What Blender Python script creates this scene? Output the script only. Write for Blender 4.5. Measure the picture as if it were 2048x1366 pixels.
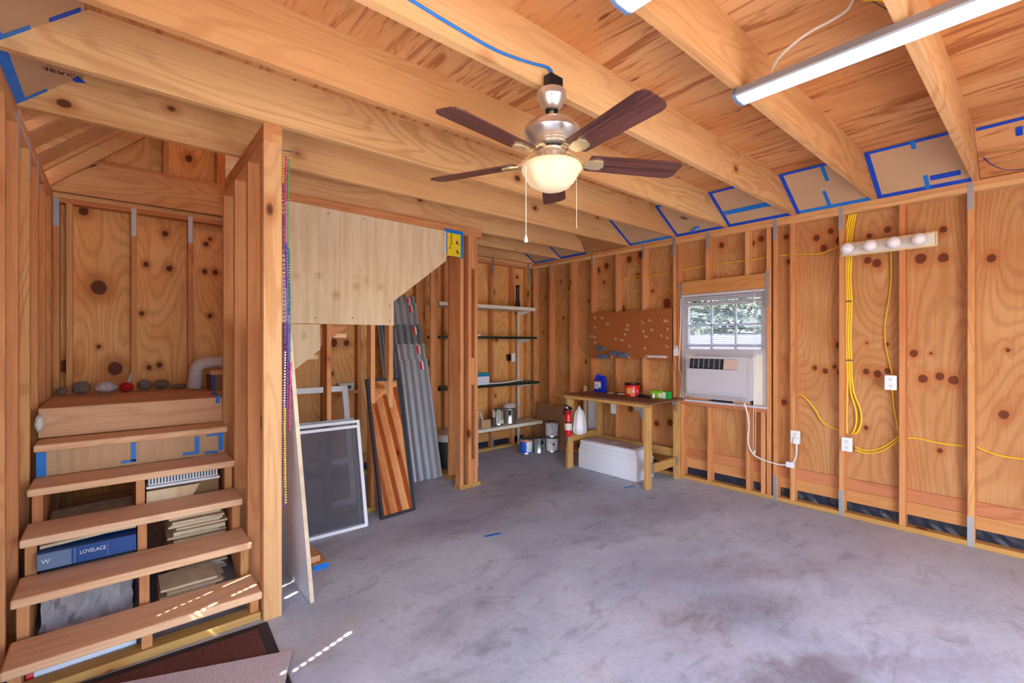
import bpy, bmesh, math, random
import numpy as np
from mathutils import Vector, Matrix
random.seed(7)
for o in list(bpy.data.objects): bpy.data.objects.remove(o)
SC = bpy.context.scene
COL = SC.collection
R = math.radians
# ------------------------------------------------------------------ camera, sky, sun, exposure
cd = bpy.data.cameras.new('camera'); cam = bpy.data.objects.new('camera', cd); COL.objects.link(cam)
cd.sensor_width = 36; cd.lens = 926 / 2048 * 36; cd.shift_y = 3 / 2048; cd.clip_start = .02
cam.location = (0, 0, 1.45); cam.rotation_euler = (R(90), 0, R(-40.6)); SC.camera = cam
SUN_DIR = Vector((.94, .34, -1.3)).normalized()
w = bpy.data.worlds.new('sky'); SC.world = w; w.use_nodes = True
wn = w.node_tree; wn.nodes.clear()
wo = wn.nodes.new('ShaderNodeOutputWorld'); wb = wn.nodes.new('ShaderNodeBackground'); ws = wn.nodes.new('ShaderNodeTexSky')
ws.sky_type = 'NISHITA'; ws.sun_disc = False; ws.sun_elevation = R(52)
ws.sun_rotation = math.atan2(-SUN_DIR.x, -SUN_DIR.y); ws.dust_density = 1.6
wn.links.new(ws.outputs[0], wb.inputs[0]); wn.links.new(wb.outputs[0], wo.inputs[0])
wb.inputs[1].default_value = .42
sd = bpy.data.lights.new('sun', 'SUN'); sun = bpy.data.objects.new('sun', sd); COL.objects.link(sun)
sd.energy = 5.2; sd.angle = R(.53); sd.color = (1, .95, .88)
sun.rotation_euler = SUN_DIR.to_track_quat('-Z', 'Y').to_euler(); sun.location = (-6, -3, 9)
vs = SC.view_settings; vs.view_transform = 'Standard'; vs.look = 'None'; vs.gamma = 1; vs.use_curve_mapping = False
vs.exposure = 2.16
# ------------------------------------------------------------------ helpers
WL = {}
def wl(p): return WL.get(p, Vector((0, 0, 0))) if p is not None else Vector((0, 0, 0))
class MB:
    def __init__(s): s.v = []; s.f = []
    def add(s, v, f):
        n = len(s.v); s.v += [tuple(p) for p in v]; s.f += [tuple(i + n for i in q) for q in f]; return s
    def box(s, x0, x1, y0, y1, z0, z1, ch=0.0):
        if ch <= 0:
            v = [(x, y, z) for x in (x0, x1) for y in (y0, y1) for z in (z0, z1)]
            return s.add(v, [(0, 1, 3, 2), (4, 6, 7, 5), (0, 4, 5, 1), (2, 3, 7, 6), (0, 2, 6, 4), (1, 5, 7, 3)])
        lo = (x0, y0, z0); hi = (x1, y1, z1)
        d = [hi[i] - lo[i] for i in range(3)]; ax = d.index(max(d)); a, b = [(1, 2), (0, 2), (0, 1)][ax]
        c = min(ch, d[a] * .3, d[b] * .3)
        pr = [(lo[a] + c, lo[b]), (hi[a] - c, lo[b]), (hi[a], lo[b] + c), (hi[a], hi[b] - c), (hi[a] - c, hi[b]), (lo[a] + c, hi[b]), (lo[a], hi[b] - c), (lo[a], lo[b] + c)]
        v = []
        for t in (lo[ax], hi[ax]):
            for p in pr:
                q = [0, 0, 0]; q[ax] = t; q[a] = p[0]; q[b] = p[1]; v.append(q)
        f = [(i, (i + 1) % 8, 8 + (i + 1) % 8, 8 + i) for i in range(8)] + [tuple(range(7, -1, -1)), tuple(range(8, 16))]
        return s.add(v, f)
    def rbox(s, x0, x1, y0, y1, z0, z1, r=.01, seg=2):
        bm = bmesh.new(); bmesh.ops.create_cube(bm, size=1)
        for q in bm.verts: q.co = Vector(((x0 + x1) / 2 + q.co.x * (x1 - x0), (y0 + y1) / 2 + q.co.y * (y1 - y0), (z0 + z1) / 2 + q.co.z * (z1 - z0)))
        bmesh.ops.bevel(bm, geom=bm.edges[:], offset=r, segments=seg, profile=.5, affect='EDGES')
        return s.frombm(bm)
    def frombm(s, bm):
        bm.verts.index_update(); v = [tuple(q.co) for q in bm.verts]; f = [tuple(q.index for q in g.verts) for g in bm.faces]; bm.free(); return s.add(v, f)
    def prism(s, pts, plane, d0, d1):
        m = {'xy': lambda p, d: (p[0], p[1], d), 'xz': lambda p, d: (p[0], d, p[1]), 'yz': lambda p, d: (d, p[0], p[1])}[plane]
        n = len(pts); v = [m(p, d0) for p in pts] + [m(p, d1) for p in pts]
        return s.add(v, [(i, (i + 1) % n, n + (i + 1) % n, n + i) for i in range(n)] + [tuple(range(n - 1, -1, -1)), tuple(range(n, 2 * n))])
    def tube(s, pts, r, seg=8, caps=True, flat=1.0):
        pts = [Vector(p) for p in pts]; n = len(pts); rs = r if isinstance(r, (list, tuple)) else [r] * n
        v = []; prev = None
        for i, p in enumerate(pts):
            t = (pts[min(i + 1, n - 1)] - pts[max(i - 1, 0)]).normalized()
            if prev is None:
                u = t.orthogonal().normalized()
            else:
                u = (prev - t * prev.dot(t)); u = u.normalized() if u.length > 1e-6 else t.orthogonal().normalized()
            prev = u; b = t.cross(u)
            for k in range(seg):
                a = 2 * math.pi * k / seg; v.append(p + u * (math.cos(a) * rs[i]) + b * (math.sin(a) * rs[i] * flat))
        f = [(i * seg + k, i * seg + (k + 1) % seg, (i + 1) * seg + (k + 1) % seg, (i + 1) * seg + k) for i in range(n - 1) for k in range(seg)]
        if caps: f += [tuple(range(seg - 1, -1, -1)), tuple((n - 1) * seg + k for k in range(seg))]
        return s.add(v, f)
    def cyl(s, p0, p1, r, seg=14): return s.tube([p0, p1], r, seg)
    def lathe(s, prof, seg=24, c=(0, 0, 0), lobes=0, amp=0, lobez=None):
        v = []; n = len(prof)
        for r, z in prof:
            for k in range(seg):
                a = 2 * math.pi * k / seg; rr = r
                if lobes: rr = r * (1 + amp * math.cos(lobes * a) * (lobez(z) if lobez else 1))
                v.append((c[0] + rr * math.cos(a), c[1] + rr * math.sin(a), c[2] + z))
        f = [(i * seg + k, i * seg + (k + 1) % seg, (i + 1) * seg + (k + 1) % seg, (i + 1) * seg + k) for i in range(n - 1) for k in range(seg)]
        f += [tuple(range(seg - 1, -1, -1)), tuple((n - 1) * seg + k for k in range(seg))]
        return s.add(v, f)
    def sphere(s, c, r, seg=14, rings=9, sc=(1, 1, 1), jit=0, rnd=None):
        v = []
        for i in range(rings + 1):
            th = math.pi * i / rings
            for k in range(seg):
                a = 2 * math.pi * k / seg; q = 1 + (rnd.uniform(-jit, jit) if jit and 0 < i < rings else 0)
                v.append((c[0] + r * q * sc[0] * math.sin(th) * math.cos(a), c[1] + r * q * sc[1] * math.sin(th) * math.sin(a), c[2] + r * q * sc[2] * math.cos(th)))
        f = [(i * seg + k, (i + 1) * seg + k, (i + 1) * seg + (k + 1) % seg, i * seg + (k + 1) % seg) for i in range(rings) for k in range(seg)]
        return s.add(v, f)
    def build(s, name, mat, parent=None, smooth=False, local=False, kind=None):
        lo = Vector([min(p[i] for p in s.v) for i in range(3)]); hi = Vector([max(p[i] for p in s.v) for i in range(3)])
        c = Vector(((lo.x + hi.x) / 2, (lo.y + hi.y) / 2, lo.z if parent is None else (lo.z + hi.z) / 2))
        me = bpy.data.meshes.new(name); me.from_pydata([tuple(Vector(p) - c) for p in s.v], [], s.f)
        bm = bmesh.new(); bm.from_mesh(me); bmesh.ops.remove_doubles(bm, verts=bm.verts, dist=1e-6); bmesh.ops.recalc_face_normals(bm, faces=bm.faces)
        if smooth:
            for g in bm.faces: g.smooth = True
            for e in bm.edges:
                if len(e.link_faces) == 2 and e.calc_face_angle(0) > R(40): e.smooth = False
        bm.to_mesh(me); bm.free()
        o = bpy.data.objects.new(name, me); COL.objects.link(o); me.materials.append(mat)
        if parent is not None:
            o.parent = parent; o.location = c if local else c - wl(parent)
        else: o.location = c
        WL[o] = c
        if kind: o['kind'] = kind
        return o
def thing(name, label, cat, loc=(0, 0, 0), rot=(0, 0, 0), group=None):
    o = bpy.data.objects.new(name, None); COL.objects.link(o); o.location = loc; o.rotation_euler = rot; o.empty_display_size = .05
    WL[o] = Vector(loc); return tag(o, label, cat, group)
def tag(o, label, cat, group=None):
    o['label'] = label; o['category'] = cat
    if group: o['group'] = group
    return o
def struct(o): o['kind'] = 'structure'; return o
def empty_struct(name):
    o = bpy.data.objects.new(name, None); COL.objects.link(o); o['kind'] = 'structure'; WL[o] = Vector((0, 0, 0)); return o
def lumber(name, x0, x1, y0, y1, z0, z1, mat, parent=None, ch=.003): return MB().box(x0, x1, y0, y1, z0, z1, ch).build(name, mat, parent)
def spline(pts, n=8):
    P = [Vector(p) for p in pts]; out = []
    for i in range(len(P) - 1):
        a = P[max(i - 1, 0)]; b = P[i]; c = P[i + 1]; d = P[min(i + 2, len(P) - 1)]
        for k in range(n):
            t = k / n
            out.append(.5 * ((2 * b) + (c - a) * t + (2 * a - 5 * b + 4 * c - d) * t * t + (3 * b - a - 3 * c + d) * t ** 3))
    return out + [P[-1]]
def text(body, size, mat, parent, loc, rot, name='lettering', ext=.0006, align='CENTER', local=False, sx=1):
    c = bpy.data.curves.new(name, 'FONT'); c.body = body; c.size = size; c.extrude = ext; c.align_x = align; c.align_y = 'CENTER'; c.resolution_u = 2
    t = bpy.data.objects.new(name, c); COL.objects.link(t)
    me = bpy.data.meshes.new_from_object(t); bpy.data.objects.remove(t)
    o = bpy.data.objects.new(name, me); COL.objects.link(o); me.materials.clear(); me.materials.append(mat)
    o.parent = parent; o.location = Vector(loc) if local else Vector(loc) - wl(parent); o.rotation_euler = rot; o.scale = (sx, 1, 1); return o
# ------------------------------------------------------------------ materials
class NT:
    def __init__(s, name):
        s.m = bpy.data.materials.new(name); s.m.use_nodes = True; s.t = s.m.node_tree; s.t.nodes.clear()
        s.out = s.n('ShaderNodeOutputMaterial'); s.b = s.n('ShaderNodeBsdfPrincipled'); s.l(s.b.outputs[0], s.out.inputs[0])
    def n(s, t, **k):
        q = s.t.nodes.new(t)
        for a, b in k.items(): setattr(q, a, b)
        return q
    def l(s, a, b): s.t.links.new(a, b)
    def set(s, node, **k):
        for a, b in k.items():
            a = a.replace('_', ' ')
            if isinstance(b, bpy.types.NodeSocket): s.l(b, node.inputs[a])
            else: node.inputs[a].default_value = b
        return node
    def math(s, op, a, b=None, c=None):
        q = s.n('ShaderNodeMath', operation=op)
        for i, x in enumerate((a, b, c)):
            if x is None: continue
            if isinstance(x, bpy.types.NodeSocket): s.l(x, q.inputs[i])
            else: q.inputs[i].default_value = x
        return q.outputs[0]
    def ramp(s, fac, stops, interp='LINEAR'):
        q = s.n('ShaderNodeValToRGB'); q.color_ramp.interpolation = interp; e = q.color_ramp.elements
        while len(e) < len(stops): e.new(.5)
        for i, (p, c) in enumerate(stops): e[i].position = p; e[i].color = (*c, 1) if len(c) == 3 else c
        s.l(fac, q.inputs[0]); return q.outputs[0]
    def mix(s, fac, a, b, mode='MIX'):
        q = s.n('ShaderNodeMix', data_type='RGBA', blend_type=mode)
        for sock, x in ((q.inputs[0], fac), (q.inputs[6], a), (q.inputs[7], b)):
            if isinstance(x, bpy.types.NodeSocket): s.l(x, sock)
            elif isinstance(x, (tuple, list)): sock.default_value = (*x, 1) if len(x) == 3 else x
            else: sock.default_value = x
        return q.outputs[2]
    def maprange(s, v, a, b, c=0., d=1.):
        q = s.n('ShaderNodeMapRange', interpolation_type='SMOOTHSTEP'); s.l(v, q.inputs[0])
        for i, x in zip((1, 2, 3, 4), (a, b, c, d)): q.inputs[i].default_value = x
        return q.outputs[0]
    def noise(s, vec, scale, detail=3, rough=.55, dist=0):
        q = s.n('ShaderNodeTexNoise'); s.l(vec, q.inputs['Vector']); s.set(q, Scale=scale, Detail=detail, Roughness=rough, Distortion=dist); return q.outputs[0]
    def mapping(s, vec, sc=(1, 1, 1), loc=(0, 0, 0)):
        q = s.n('ShaderNodeMapping'); s.l(vec, q.inputs[0]); q.inputs['Scale'].default_value = sc; q.inputs['Location'].default_value = loc; return q.outputs[0]
    def objco(s, rnd=True):
        tc = s.n('ShaderNodeTexCoord').outputs['Object']
        if not rnd: return tc
        oi = s.n('ShaderNodeObjectInfo').outputs['Random']; s.rnd = oi
        cb = s.n('ShaderNodeCombineXYZ')
        for i, k in enumerate((37.1, 91.7, 53.3)): s.l(s.math('MULTIPLY', oi, k), cb.inputs[i])
        va = s.n('ShaderNodeVectorMath', operation='ADD'); s.l(tc, va.inputs[0]); s.l(cb.outputs[0], va.inputs[1]); return va.outputs[0]
    def bump(s, h, strength=.2, dist=.01):
        q = s.n('ShaderNodeBump'); s.l(h, q.inputs['Height']); q.inputs['Strength'].default_value = strength; q.inputs['Distance'].default_value = dist; s.l(q.outputs[0], s.b.inputs['Normal'])
    def fin(s, col=None, rough=.6, metal=0, spec=.3, **k):
        if col is not None:
            if isinstance(col, bpy.types.NodeSocket): s.l(col, s.b.inputs['Base Color'])
            else: s.b.inputs['Base Color'].default_value = (*col, 1)
        for nm, x in (('Roughness', rough), ('Metallic', metal), ('Specular IOR Level', spec)):
            if isinstance(x, bpy.types.NodeSocket): s.l(x, s.b.inputs[nm])
            else: s.b.inputs[nm].default_value = x
        s.set(s.b, **k); return s.m
def S(r, g, b):  # sRGB 0-255 to linear
    return tuple((c / 255 / 12.92) if c / 255 <= .04045 else ((c / 255 + .055) / 1.055) ** 2.4 for c in (r, g, b))
def plain(name, col, rough=.5, metal=0, spec=.4, var=.08, sc=14, **k):
    t = NT(name); v = t.objco(); f = t.noise(v, sc, 3)
    c = t.mix(f, tuple(x * (1 - var) for x in col), tuple(min(1, x * (1 + var)) for x in col)); return t.fin(c, rough, metal, spec, **k)
def ds(c, k=.03):
    l = .35 * c[0] + .5 * c[1] + .15 * c[2]; return tuple(x + (l - x) * k for x in c)
def wood(name, axis, light, mid, dark, tint2=None, knots=True, rough=.62, contrast=.4, kn=1.0):
    light, mid, dark = ds(light), ds(mid), ds(dark); tint2 = ds(tint2) if tint2 else None
    t = NT(name); v = t.objco()
    al = .35; ac = [9.0] * 3; ac[axis] = al * 2
    m = t.mapping(v, tuple(ac))
    # flat-sawn figure: contour bands of a stretched noise
    q = [2.6] * 3; q[axis] = .42
    n1 = t.noise(t.mapping(v, tuple(q)), 1.6, 2, .4, .35)
    band = t.math('SINE', t.math('MULTIPLY', n1, 80.0))
    band = t.math('MULTIPLY', t.maprange(band, .0, 1.0), t.maprange(t.noise(t.mapping(v, tuple(q)), .8, 2), .35, .65))
    q2 = [55.0] * 3; q2[axis] = 1.2
    fine = t.noise(t.mapping(v, tuple(q2)), 1.5, 3, .6)
    broad = t.noise(m, .35, 3, .5)
    c = t.mix(t.maprange(broad, .3, .7), light, mid)
    if tint2 is not None: c = t.mix(t.maprange(t.rnd, .25, .9), c, t.mix(t.maprange(broad, .3, .7), tint2, mid))
    c = t.mix(t.math('MULTIPLY', band, contrast), c, dark)
    c = t.mix(t.math('MULTIPLY', t.maprange(fine, .45, .75), .35), c, dark)
    if knots:
        q3 = [3.1] * 3; q3[axis] = 1.55 * kn
        vo = t.n('ShaderNodeTexVoronoi'); t.l(t.mapping(v, tuple(q3)), vo.inputs['Vector']); vo.inputs['Scale'].default_value = 1.0
        d = vo.outputs['Distance']
        c = t.mix(t.maprange(d, .2, .07, 0, .5), c, S(176, 96, 46))
        c = t.mix(t.maprange(d, .085, .05, 0, .93), c, S(84, 42, 22))
    t.bump(fine, .12, .004)
    return t.fin(c, rough, 0, .25)
PL, PM, PD = S(228, 178, 124), S(214, 156, 98), S(178, 112, 60)
J2 = S(236, 188, 126)
M = {}
for a, n in enumerate('xyz'):
    M['pine_' + n] = wood('pine_' + n, a, PL, PM, PD, J2, kn=1.5 if n == 'x' else 1.0)
    M['stud_' + n] = wood('stud_' + n, a, S(220, 154, 100), S(206, 132, 80), S(172, 98, 52), S(224, 168, 106), kn=.9)
M['treated_x'] = wood('treated_x', 0, S(206, 160, 88), S(190, 142, 74), S(146, 98, 48), None, kn=1.3)
M['treated_y'] = wood('treated_y', 1, S(206, 160, 88), S(190, 142, 74), S(146, 98, 48), None, kn=1.3)
M['treated_z'] = wood('treated_z', 2, S(208, 162, 96), S(192, 144, 82), S(150, 104, 56), None, kn=1.2)
M['board_red'] = wood('board_red', 1, S(200, 128, 86), S(186, 114, 74), S(150, 84, 50), None, kn=.8)
M['board_tan'] = wood('board_tan', 1, S(208, 148, 88), S(196, 134, 76), S(160, 98, 52), None, kn=.8)
M['board_tan_x'] = wood('board_tan_x', 0, S(208, 148, 88), S(196, 134, 76), S(160, 98, 52), None, kn=.8)
M['tread'] = wood('tread', 0, S(250, 206, 164), S(240, 190, 144), S(206, 144, 98), None, kn=.55, contrast=.35)
M['worn'] = wood('worn', 1, S(150, 104, 72), S(128, 86, 60), S(96, 60, 42), None, kn=.9)
M['landing'] = wood('landing', 0, S(226, 178, 136), S(212, 158, 116), S(172, 112, 74), None, kn=.5)
def plywood(name, light, mid, dark, knot, freq=62):
    light, mid, dark = ds(light), ds(mid), ds(dark)
    t = NT(name); v = t.objco()
    ga = t.n('ShaderNodeAttribute', attribute_name='grain').outputs['Fac']; ka = t.n('ShaderNodeAttribute', attribute_name='knot').outputs['Fac']
    q = t.noise(t.mapping(v, (9, 9, 2)), 1.0, 3, .6)
    g = t.math('ADD', t.math('MULTIPLY', ga, freq), t.math('MULTIPLY', q, 3.2))
    b1 = t.maprange(t.math('SINE', g), -.1, 1.0)
    b2 = t.maprange(t.math('SINE', t.math('MULTIPLY', g, .31)), -.2, 1.0)
    fine = t.noise(t.mapping(v, (70, 70, 3)), 1.3, 3, .6)
    broad = t.noise(v, 1.7, 3, .55)
    c = t.mix(t.maprange(broad, .32, .68), light, mid)
    c = t.mix(t.math('MULTIPLY', b2, .4), c, mid)
    c = t.mix(t.math('MULTIPLY', b1, .3), c, dark)
    c = t.mix(t.math('MULTIPLY', t.maprange(fine, .45, .8), .4), c, dark)
    kn = t.math('ADD', ka, t.math('MULTIPLY', t.math('SUBTRACT', t.noise(v, 26, 2), .5), .35))
    c = t.mix(t.maprange(kn, 3.2, 1.0, 0, .55), c, S(176, 94, 40))
    c = t.mix(t.maprange(kn, 1.15, .85, 0, .95), c, knot)
    t.bump(fine, .1, .003)
    return t.fin(c, .6, 0, .25)
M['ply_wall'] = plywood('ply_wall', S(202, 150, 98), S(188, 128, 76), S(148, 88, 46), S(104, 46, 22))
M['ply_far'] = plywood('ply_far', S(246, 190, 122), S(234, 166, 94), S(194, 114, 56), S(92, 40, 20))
def pale(name, light, dark, sc=(14, 14, 1.2), spots=True):
    t = NT(name); v = t.objco(); n1 = t.noise(t.mapping(v, sc), 1.4, 4, .6, .3); n2 = t.noise(v, 1.3, 2)
    c = t.mix(t.maprange(n1, .35, .7), light, dark); c = t.mix(t.math('MULTIPLY', t.maprange(n2, .5, .7), .3), c, S(190, 150, 108))
    if spots:
        vo = t.n('ShaderNodeTexVoronoi'); t.l(t.mapping(v, (9, 9, 6)), vo.inputs['Vector']); vo.inputs['Scale'].default_value = 1
        c = t.mix(t.maprange(vo.outputs['Distance'], .3, .06, 0, .4), c, S(168, 122, 76))
        c = t.mix(t.maprange(vo.outputs['Distance'], .07, .03, 0, .7), c, S(128, 84, 50))
    return t.fin(c, .65, 0, .25)
def pale_panel():
    t = NT('birch_panel'); v = t.objco(False); n1 = t.noise(t.mapping(v, (16, 16, 1.2)), 1.4, 4, .6, .3)
    c = t.mix(t.maprange(n1, .35, .7), S(228, 204, 170), S(212, 184, 146))
    sx = t.n('ShaderNodeSeparateXYZ'); t.l(v, sx.inputs[0])
    band = t.maprange(t.math('ABSOLUTE', t.math('ADD', sx.outputs[2], .24)), .24, .1)
    vo = t.n('ShaderNodeTexVoronoi'); t.l(t.mapping(v, (8, 8, 7)), vo.inputs['Vector']); vo.inputs['Scale'].default_value = 1
    c = t.mix(t.math('MULTIPLY', band, t.maprange(vo.outputs['Distance'], .42, .1, 0, .5)), c, S(178, 132, 84))
    c = t.mix(t.math('MULTIPLY', band, t.maprange(vo.outputs['Distance'], .12, .05, 0, .7)), c, S(140, 96, 60))
    return t.fin(c, .65, 0, .25)
M['birch_panel'] = pale_panel()
M['birch'] = pale('birch', S(226, 202, 166), S(212, 182, 142))
M['ply_edge'] = pale('ply_edge', S(222, 204, 176), S(206, 184, 152), (2, 2, 12), False)
def ceiling_ply():
    t = NT('ceiling_ply'); v = t.objco()
    a = t.noise(t.mapping(v, (15, 1.5, 1)), 1.0, 4, .62, 1.1)
    b = t.noise(t.mapping(v, (2.2, .8, 1)), 1.0, 3, .5)
    fine = t.noise(t.mapping(v, (80, 5, 1)), 1.0, 2)
    c = t.mix(t.maprange(b, .35, .65), S(222, 166, 112), S(208, 140, 84))
    c = t.mix(t.maprange(a, .5, .64, 0, .8), c, S(156, 88, 46))
    c = t.mix(t.math('MULTIPLY', t.maprange(fine, .5, .8), .3), c, S(150, 80, 40))
    vo = t.n('ShaderNodeTexVoronoi'); t.l(t.mapping(v, (7, 2.4, 1)), vo.inputs['Vector']); vo.inputs['Scale'].default_value = 1
    c = t.mix(t.maprange(vo.outputs['Distance'], .1, .05, 0, .8), c, S(110, 52, 26))
    return t.fin(c, .6, 0, .25)
M['ceiling_ply'] = ceiling_ply()
def concrete():
    t = NT('concrete'); v = t.mapping(t.objco(False), (1, 1, 1), (2.125, 1.7, 0))
    n1 = t.noise(t.mapping(v, (1, 1, 1)), 1.1, 6, .62, .5); n2 = t.noise(t.mapping(v, (1.6, 3.2, 1), (3, 1, 0)), 2.6, 6, .68, .7); n3 = t.noise(v, 38, 4, .7)
    c = t.mix(t.maprange(n1, .36, .64), S(176, 186, 202), S(200, 207, 218))
    c = t.mix(t.maprange(n2, .5, .72, 0, .45), c, S(116, 116, 132))
    c = t.mix(t.maprange(t.noise(t.mapping(v, (1, 1, 1), (7, 2, 0)), 1.9, 5, .6, .4), .56, .72, 0, .35), c, S(206, 204, 206))
    c = t.mix(t.maprange(t.noise(t.mapping(v, (1, 1, 1), (-4, 9, 0)), .8, 4, .6), .54, .7, 0, .3), c, S(160, 134, 140))
    c = t.mix(t.math('MULTIPLY', t.maprange(n3, .4, .7), .16), c, S(110, 106, 112))
    # stains with their own shapes (x, y, rx, ry, angle, colour, strength)
    wob = t.n('ShaderNodeTexNoise'); t.l(v, wob.inputs['Vector']); t.set(wob, Scale=4.0, Detail=5.0, Roughness=.65)
    wv = t.n('ShaderNodeVectorMath', operation='MULTIPLY_ADD'); t.l(wob.outputs['Color'], wv.inputs[0]); wv.inputs[1].default_value = (.5, .5, 0); wv.inputs[2].default_value = (-.25, -.25, 0)
    va = t.n('ShaderNodeVectorMath', operation='ADD'); t.l(v, va.inputs[0]); t.l(wv.outputs[0], va.inputs[1])
    for x, y, rx, ry, ang, col, k in STAINS:
        mp = t.n('ShaderNodeMapping'); mp.vector_type = 'TEXTURE'; t.l(va.outputs[0], mp.inputs[0]); mp.inputs['Location'].default_value = (x, y, 0); mp.inputs['Rotation'].default_value = (0, 0, R(ang)); mp.inputs['Scale'].default_value = (rx, ry, 1)
        ln = t.n('ShaderNodeVectorMath', operation='LENGTH'); sx = t.n('ShaderNodeVectorMath', operation='MULTIPLY'); t.l(mp.outputs[0], sx.inputs[0]); sx.inputs[1].default_value = (1, 1, 0); t.l(sx.outputs[0], ln.inputs[0])
        c = t.mix(t.math('MULTIPLY', t.maprange(ln.outputs['Value'], 1.25, .3, 0, k * .6), t.maprange(n2, .3, .6, .45, 1)), c, col)
    vo = t.n('ShaderNodeTexVoronoi'); t.l(v, vo.inputs['Vector']); vo.inputs['Scale'].default_value = 2.3
    c = t.mix(t.maprange(vo.outputs['Distance'], .035, .018, 0, .6), c, S(168, 116, 78))
    t.bump(n3, .1, .003)
    return t.fin(c, t.maprange(n1, .3, .7, .5, .7), 0, .35)
STAINS = [(2.55, 1.12, .55, .2, -28, S(104, 84, 72), .75), (2.2, .72, .38, .16, -30, S(98, 78, 64), .8), (3.1, 1.25, .9, .22, -35, S(136, 110, 116), .6), (2.6, .5, .8, .12, -38, S(126, 98, 104), .5),
          (3.4, 3.5, .9, .55, 0, S(104, 92, 100), .7), (2.4, 3.2, .8, .4, 10, S(116, 100, 106), .55), (1.45, 3.2, .55, .35, 0, S(126, 106, 104), .5), (2.9, 2.2, .7, .25, -15, S(118, 112, 126), .5),
          (1.35, 2.05, .4, .16, 15, S(112, 112, 118), .6), (1.38, 1.78, .13, .08, 0, S(96, 90, 92), .75), (.85, 2.35, .35, .12, 20, S(196, 168, 128), .45), (1.0, 1.6, .35, .2, -10, S(112, 110, 112), .5), (3.6, 2.3, .7, .3, -30, S(112, 106, 122), .5)]
M['concrete'] = concrete()
M['driveway'] = plain('driveway', S(206, 200, 190), .8, sc=4, var=.1)
M['lawn'] = plain('lawn', S(84, 98, 62), .9, sc=9, var=.4)
M['leaf'] = plain('leaf', S(84, 98, 82), .7, sc=6, var=.35)
M['bark'] = plain('bark', S(104, 84, 66), .9, sc=20, var=.3)
M['fence'] = plain('fence', S(128, 128, 138), .7)
M['shingle'] = plain('shingle', S(90, 86, 84), .9, sc=30, var=.3)
M['osb'] = wood('osb', 1, S(196, 142, 90), S(180, 122, 74), S(140, 86, 48), None, kn=.6)
M['siding'] = plain('siding', S(196, 190, 178), .7)
M['plastic_black'] = plain('plastic_black', S(30, 36, 56), .32, spec=.6, var=.3, sc=20)
M['galv'] = plain('galv', S(176, 182, 192), .42, .75, var=.12, sc=60)
M['tape'] = plain('tape', S(8, 72, 196), .5, spec=.4, var=.35, sc=11)
M['tape_light'] = plain('tape_light', S(22, 120, 214), .5, spec=.4, var=.25, sc=11)
M['cardboard'] = plain('cardboard', S(198, 160, 124), .75, spec=.2, var=.1, sc=5)
M['cardboard_grey'] = plain('cardboard_grey', S(150, 112, 84), .75, spec=.2, var=.1, sc=5)
M['ink'] = plain('ink', S(44, 30, 24), .7)
M['white'] = plain('white', S(232, 232, 236), .4, var=.03)
M['white_gloss'] = plain('white_gloss', S(236, 236, 238), .25, spec=.5, var=.03)
M['white_warm'] = plain('white_warm', S(226, 220, 206), .5, var=.05)
M['white_cool'] = plain('white_cool', S(222, 226, 240), .55, var=.03)
M['foam'] = plain('foam', S(226, 228, 240), .7, spec=.2, var=.04, sc=90)
M['foam_old'] = plain('foam_old', S(206, 178, 172), .75, spec=.2, var=.08, sc=20)
M['ac_white'] = plain('ac_white', S(196, 193, 204), .45, var=.03)
M['grey'] = plain('grey', S(150, 152, 158), .5)
M['grey_dark'] = plain('grey_dark', S(70, 70, 76), .5)
M['bin'] = plain('bin', S(92, 100, 122), .45)
M['black'] = plain('black', S(24, 24, 28), .4)
M['black_gloss'] = plain('black_gloss', S(16, 16, 22), .2, spec=.5)
M['green_dark'] = plain('green_dark', S(22, 46, 38), .35, spec=.5)
M['red'] = plain('red', S(206, 22, 30), .28, spec=.5)
M['red_label'] = plain('red_label', S(214, 30, 34), .5)
M['blue'] = plain('blue', S(10, 44, 190), .32, spec=.5)
M['blue_can'] = plain('blue_can', S(28, 96, 208), .35)
M['blue_box'] = plain('blue_box', S(30, 74, 142), .5)
M['blue_grey'] = plain('blue_grey', S(104, 126, 160), .5)
M['teal'] = plain('teal', S(26, 130, 172), .5)
M['orange'] = plain('orange', S(236, 128, 40), .5)
M['lime'] = plain('lime', S(128, 198, 30), .45)
M['green'] = plain('green', S(36, 164, 74), .45)
M['yellow'] = plain('yellow', S(236, 204, 40), .4, var=.12)
M['cable'] = plain('cable', S(244, 200, 34), .42, var=.1)
M['cable_blue'] = plain('cable_blue', S(40, 120, 214), .45, var=.1)
M['tan'] = plain('tan', S(208, 170, 110), .7)
M['purple'] = plain('purple', S(120, 36, 150), .25, spec=.6)
M['magenta'] = plain('magenta', S(214, 40, 130), .25, spec=.6)
M['gold'] = plain('gold', S(226, 186, 50), .3, .5)
M['bead_green'] = plain('bead_green', S(60, 160, 70), .25, spec=.6)
M['bead_teal'] = plain('bead_teal', S(30, 130, 140), .25, spec=.6)
M['bead_blue'] = plain('bead_blue', S(50, 60, 200), .25, spec=.6)
M['bead_silver'] = plain('bead_silver', S(206, 200, 180), .25, .6)
M['alu'] = plain('alu', S(182, 184, 190), .42, .5, var=.12, sc=20)
M['alu_dark'] = plain('alu_dark', S(140, 144, 152), .42, .5, var=.12, sc=20)
M['nickel'] = plain('nickel', S(232, 228, 222), .3, .85, var=.04)
M['brass'] = plain('brass', S(236, 214, 170), .3, .7, var=.04)
M['chrome'] = plain('chrome', S(214, 214, 218), .12, 1.0, var=.02)
M['steel'] = plain('steel', S(186, 190, 196), .3, .9, var=.06)
M['peg'] = plain('peg', S(162, 92, 48), .6, var=.06, sc=30)
M['peg_hole'] = plain('peg_hole', S(70, 34, 16), .8)
M['mat_border'] = plain('mat_border', S(46, 44, 50), .7)
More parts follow.
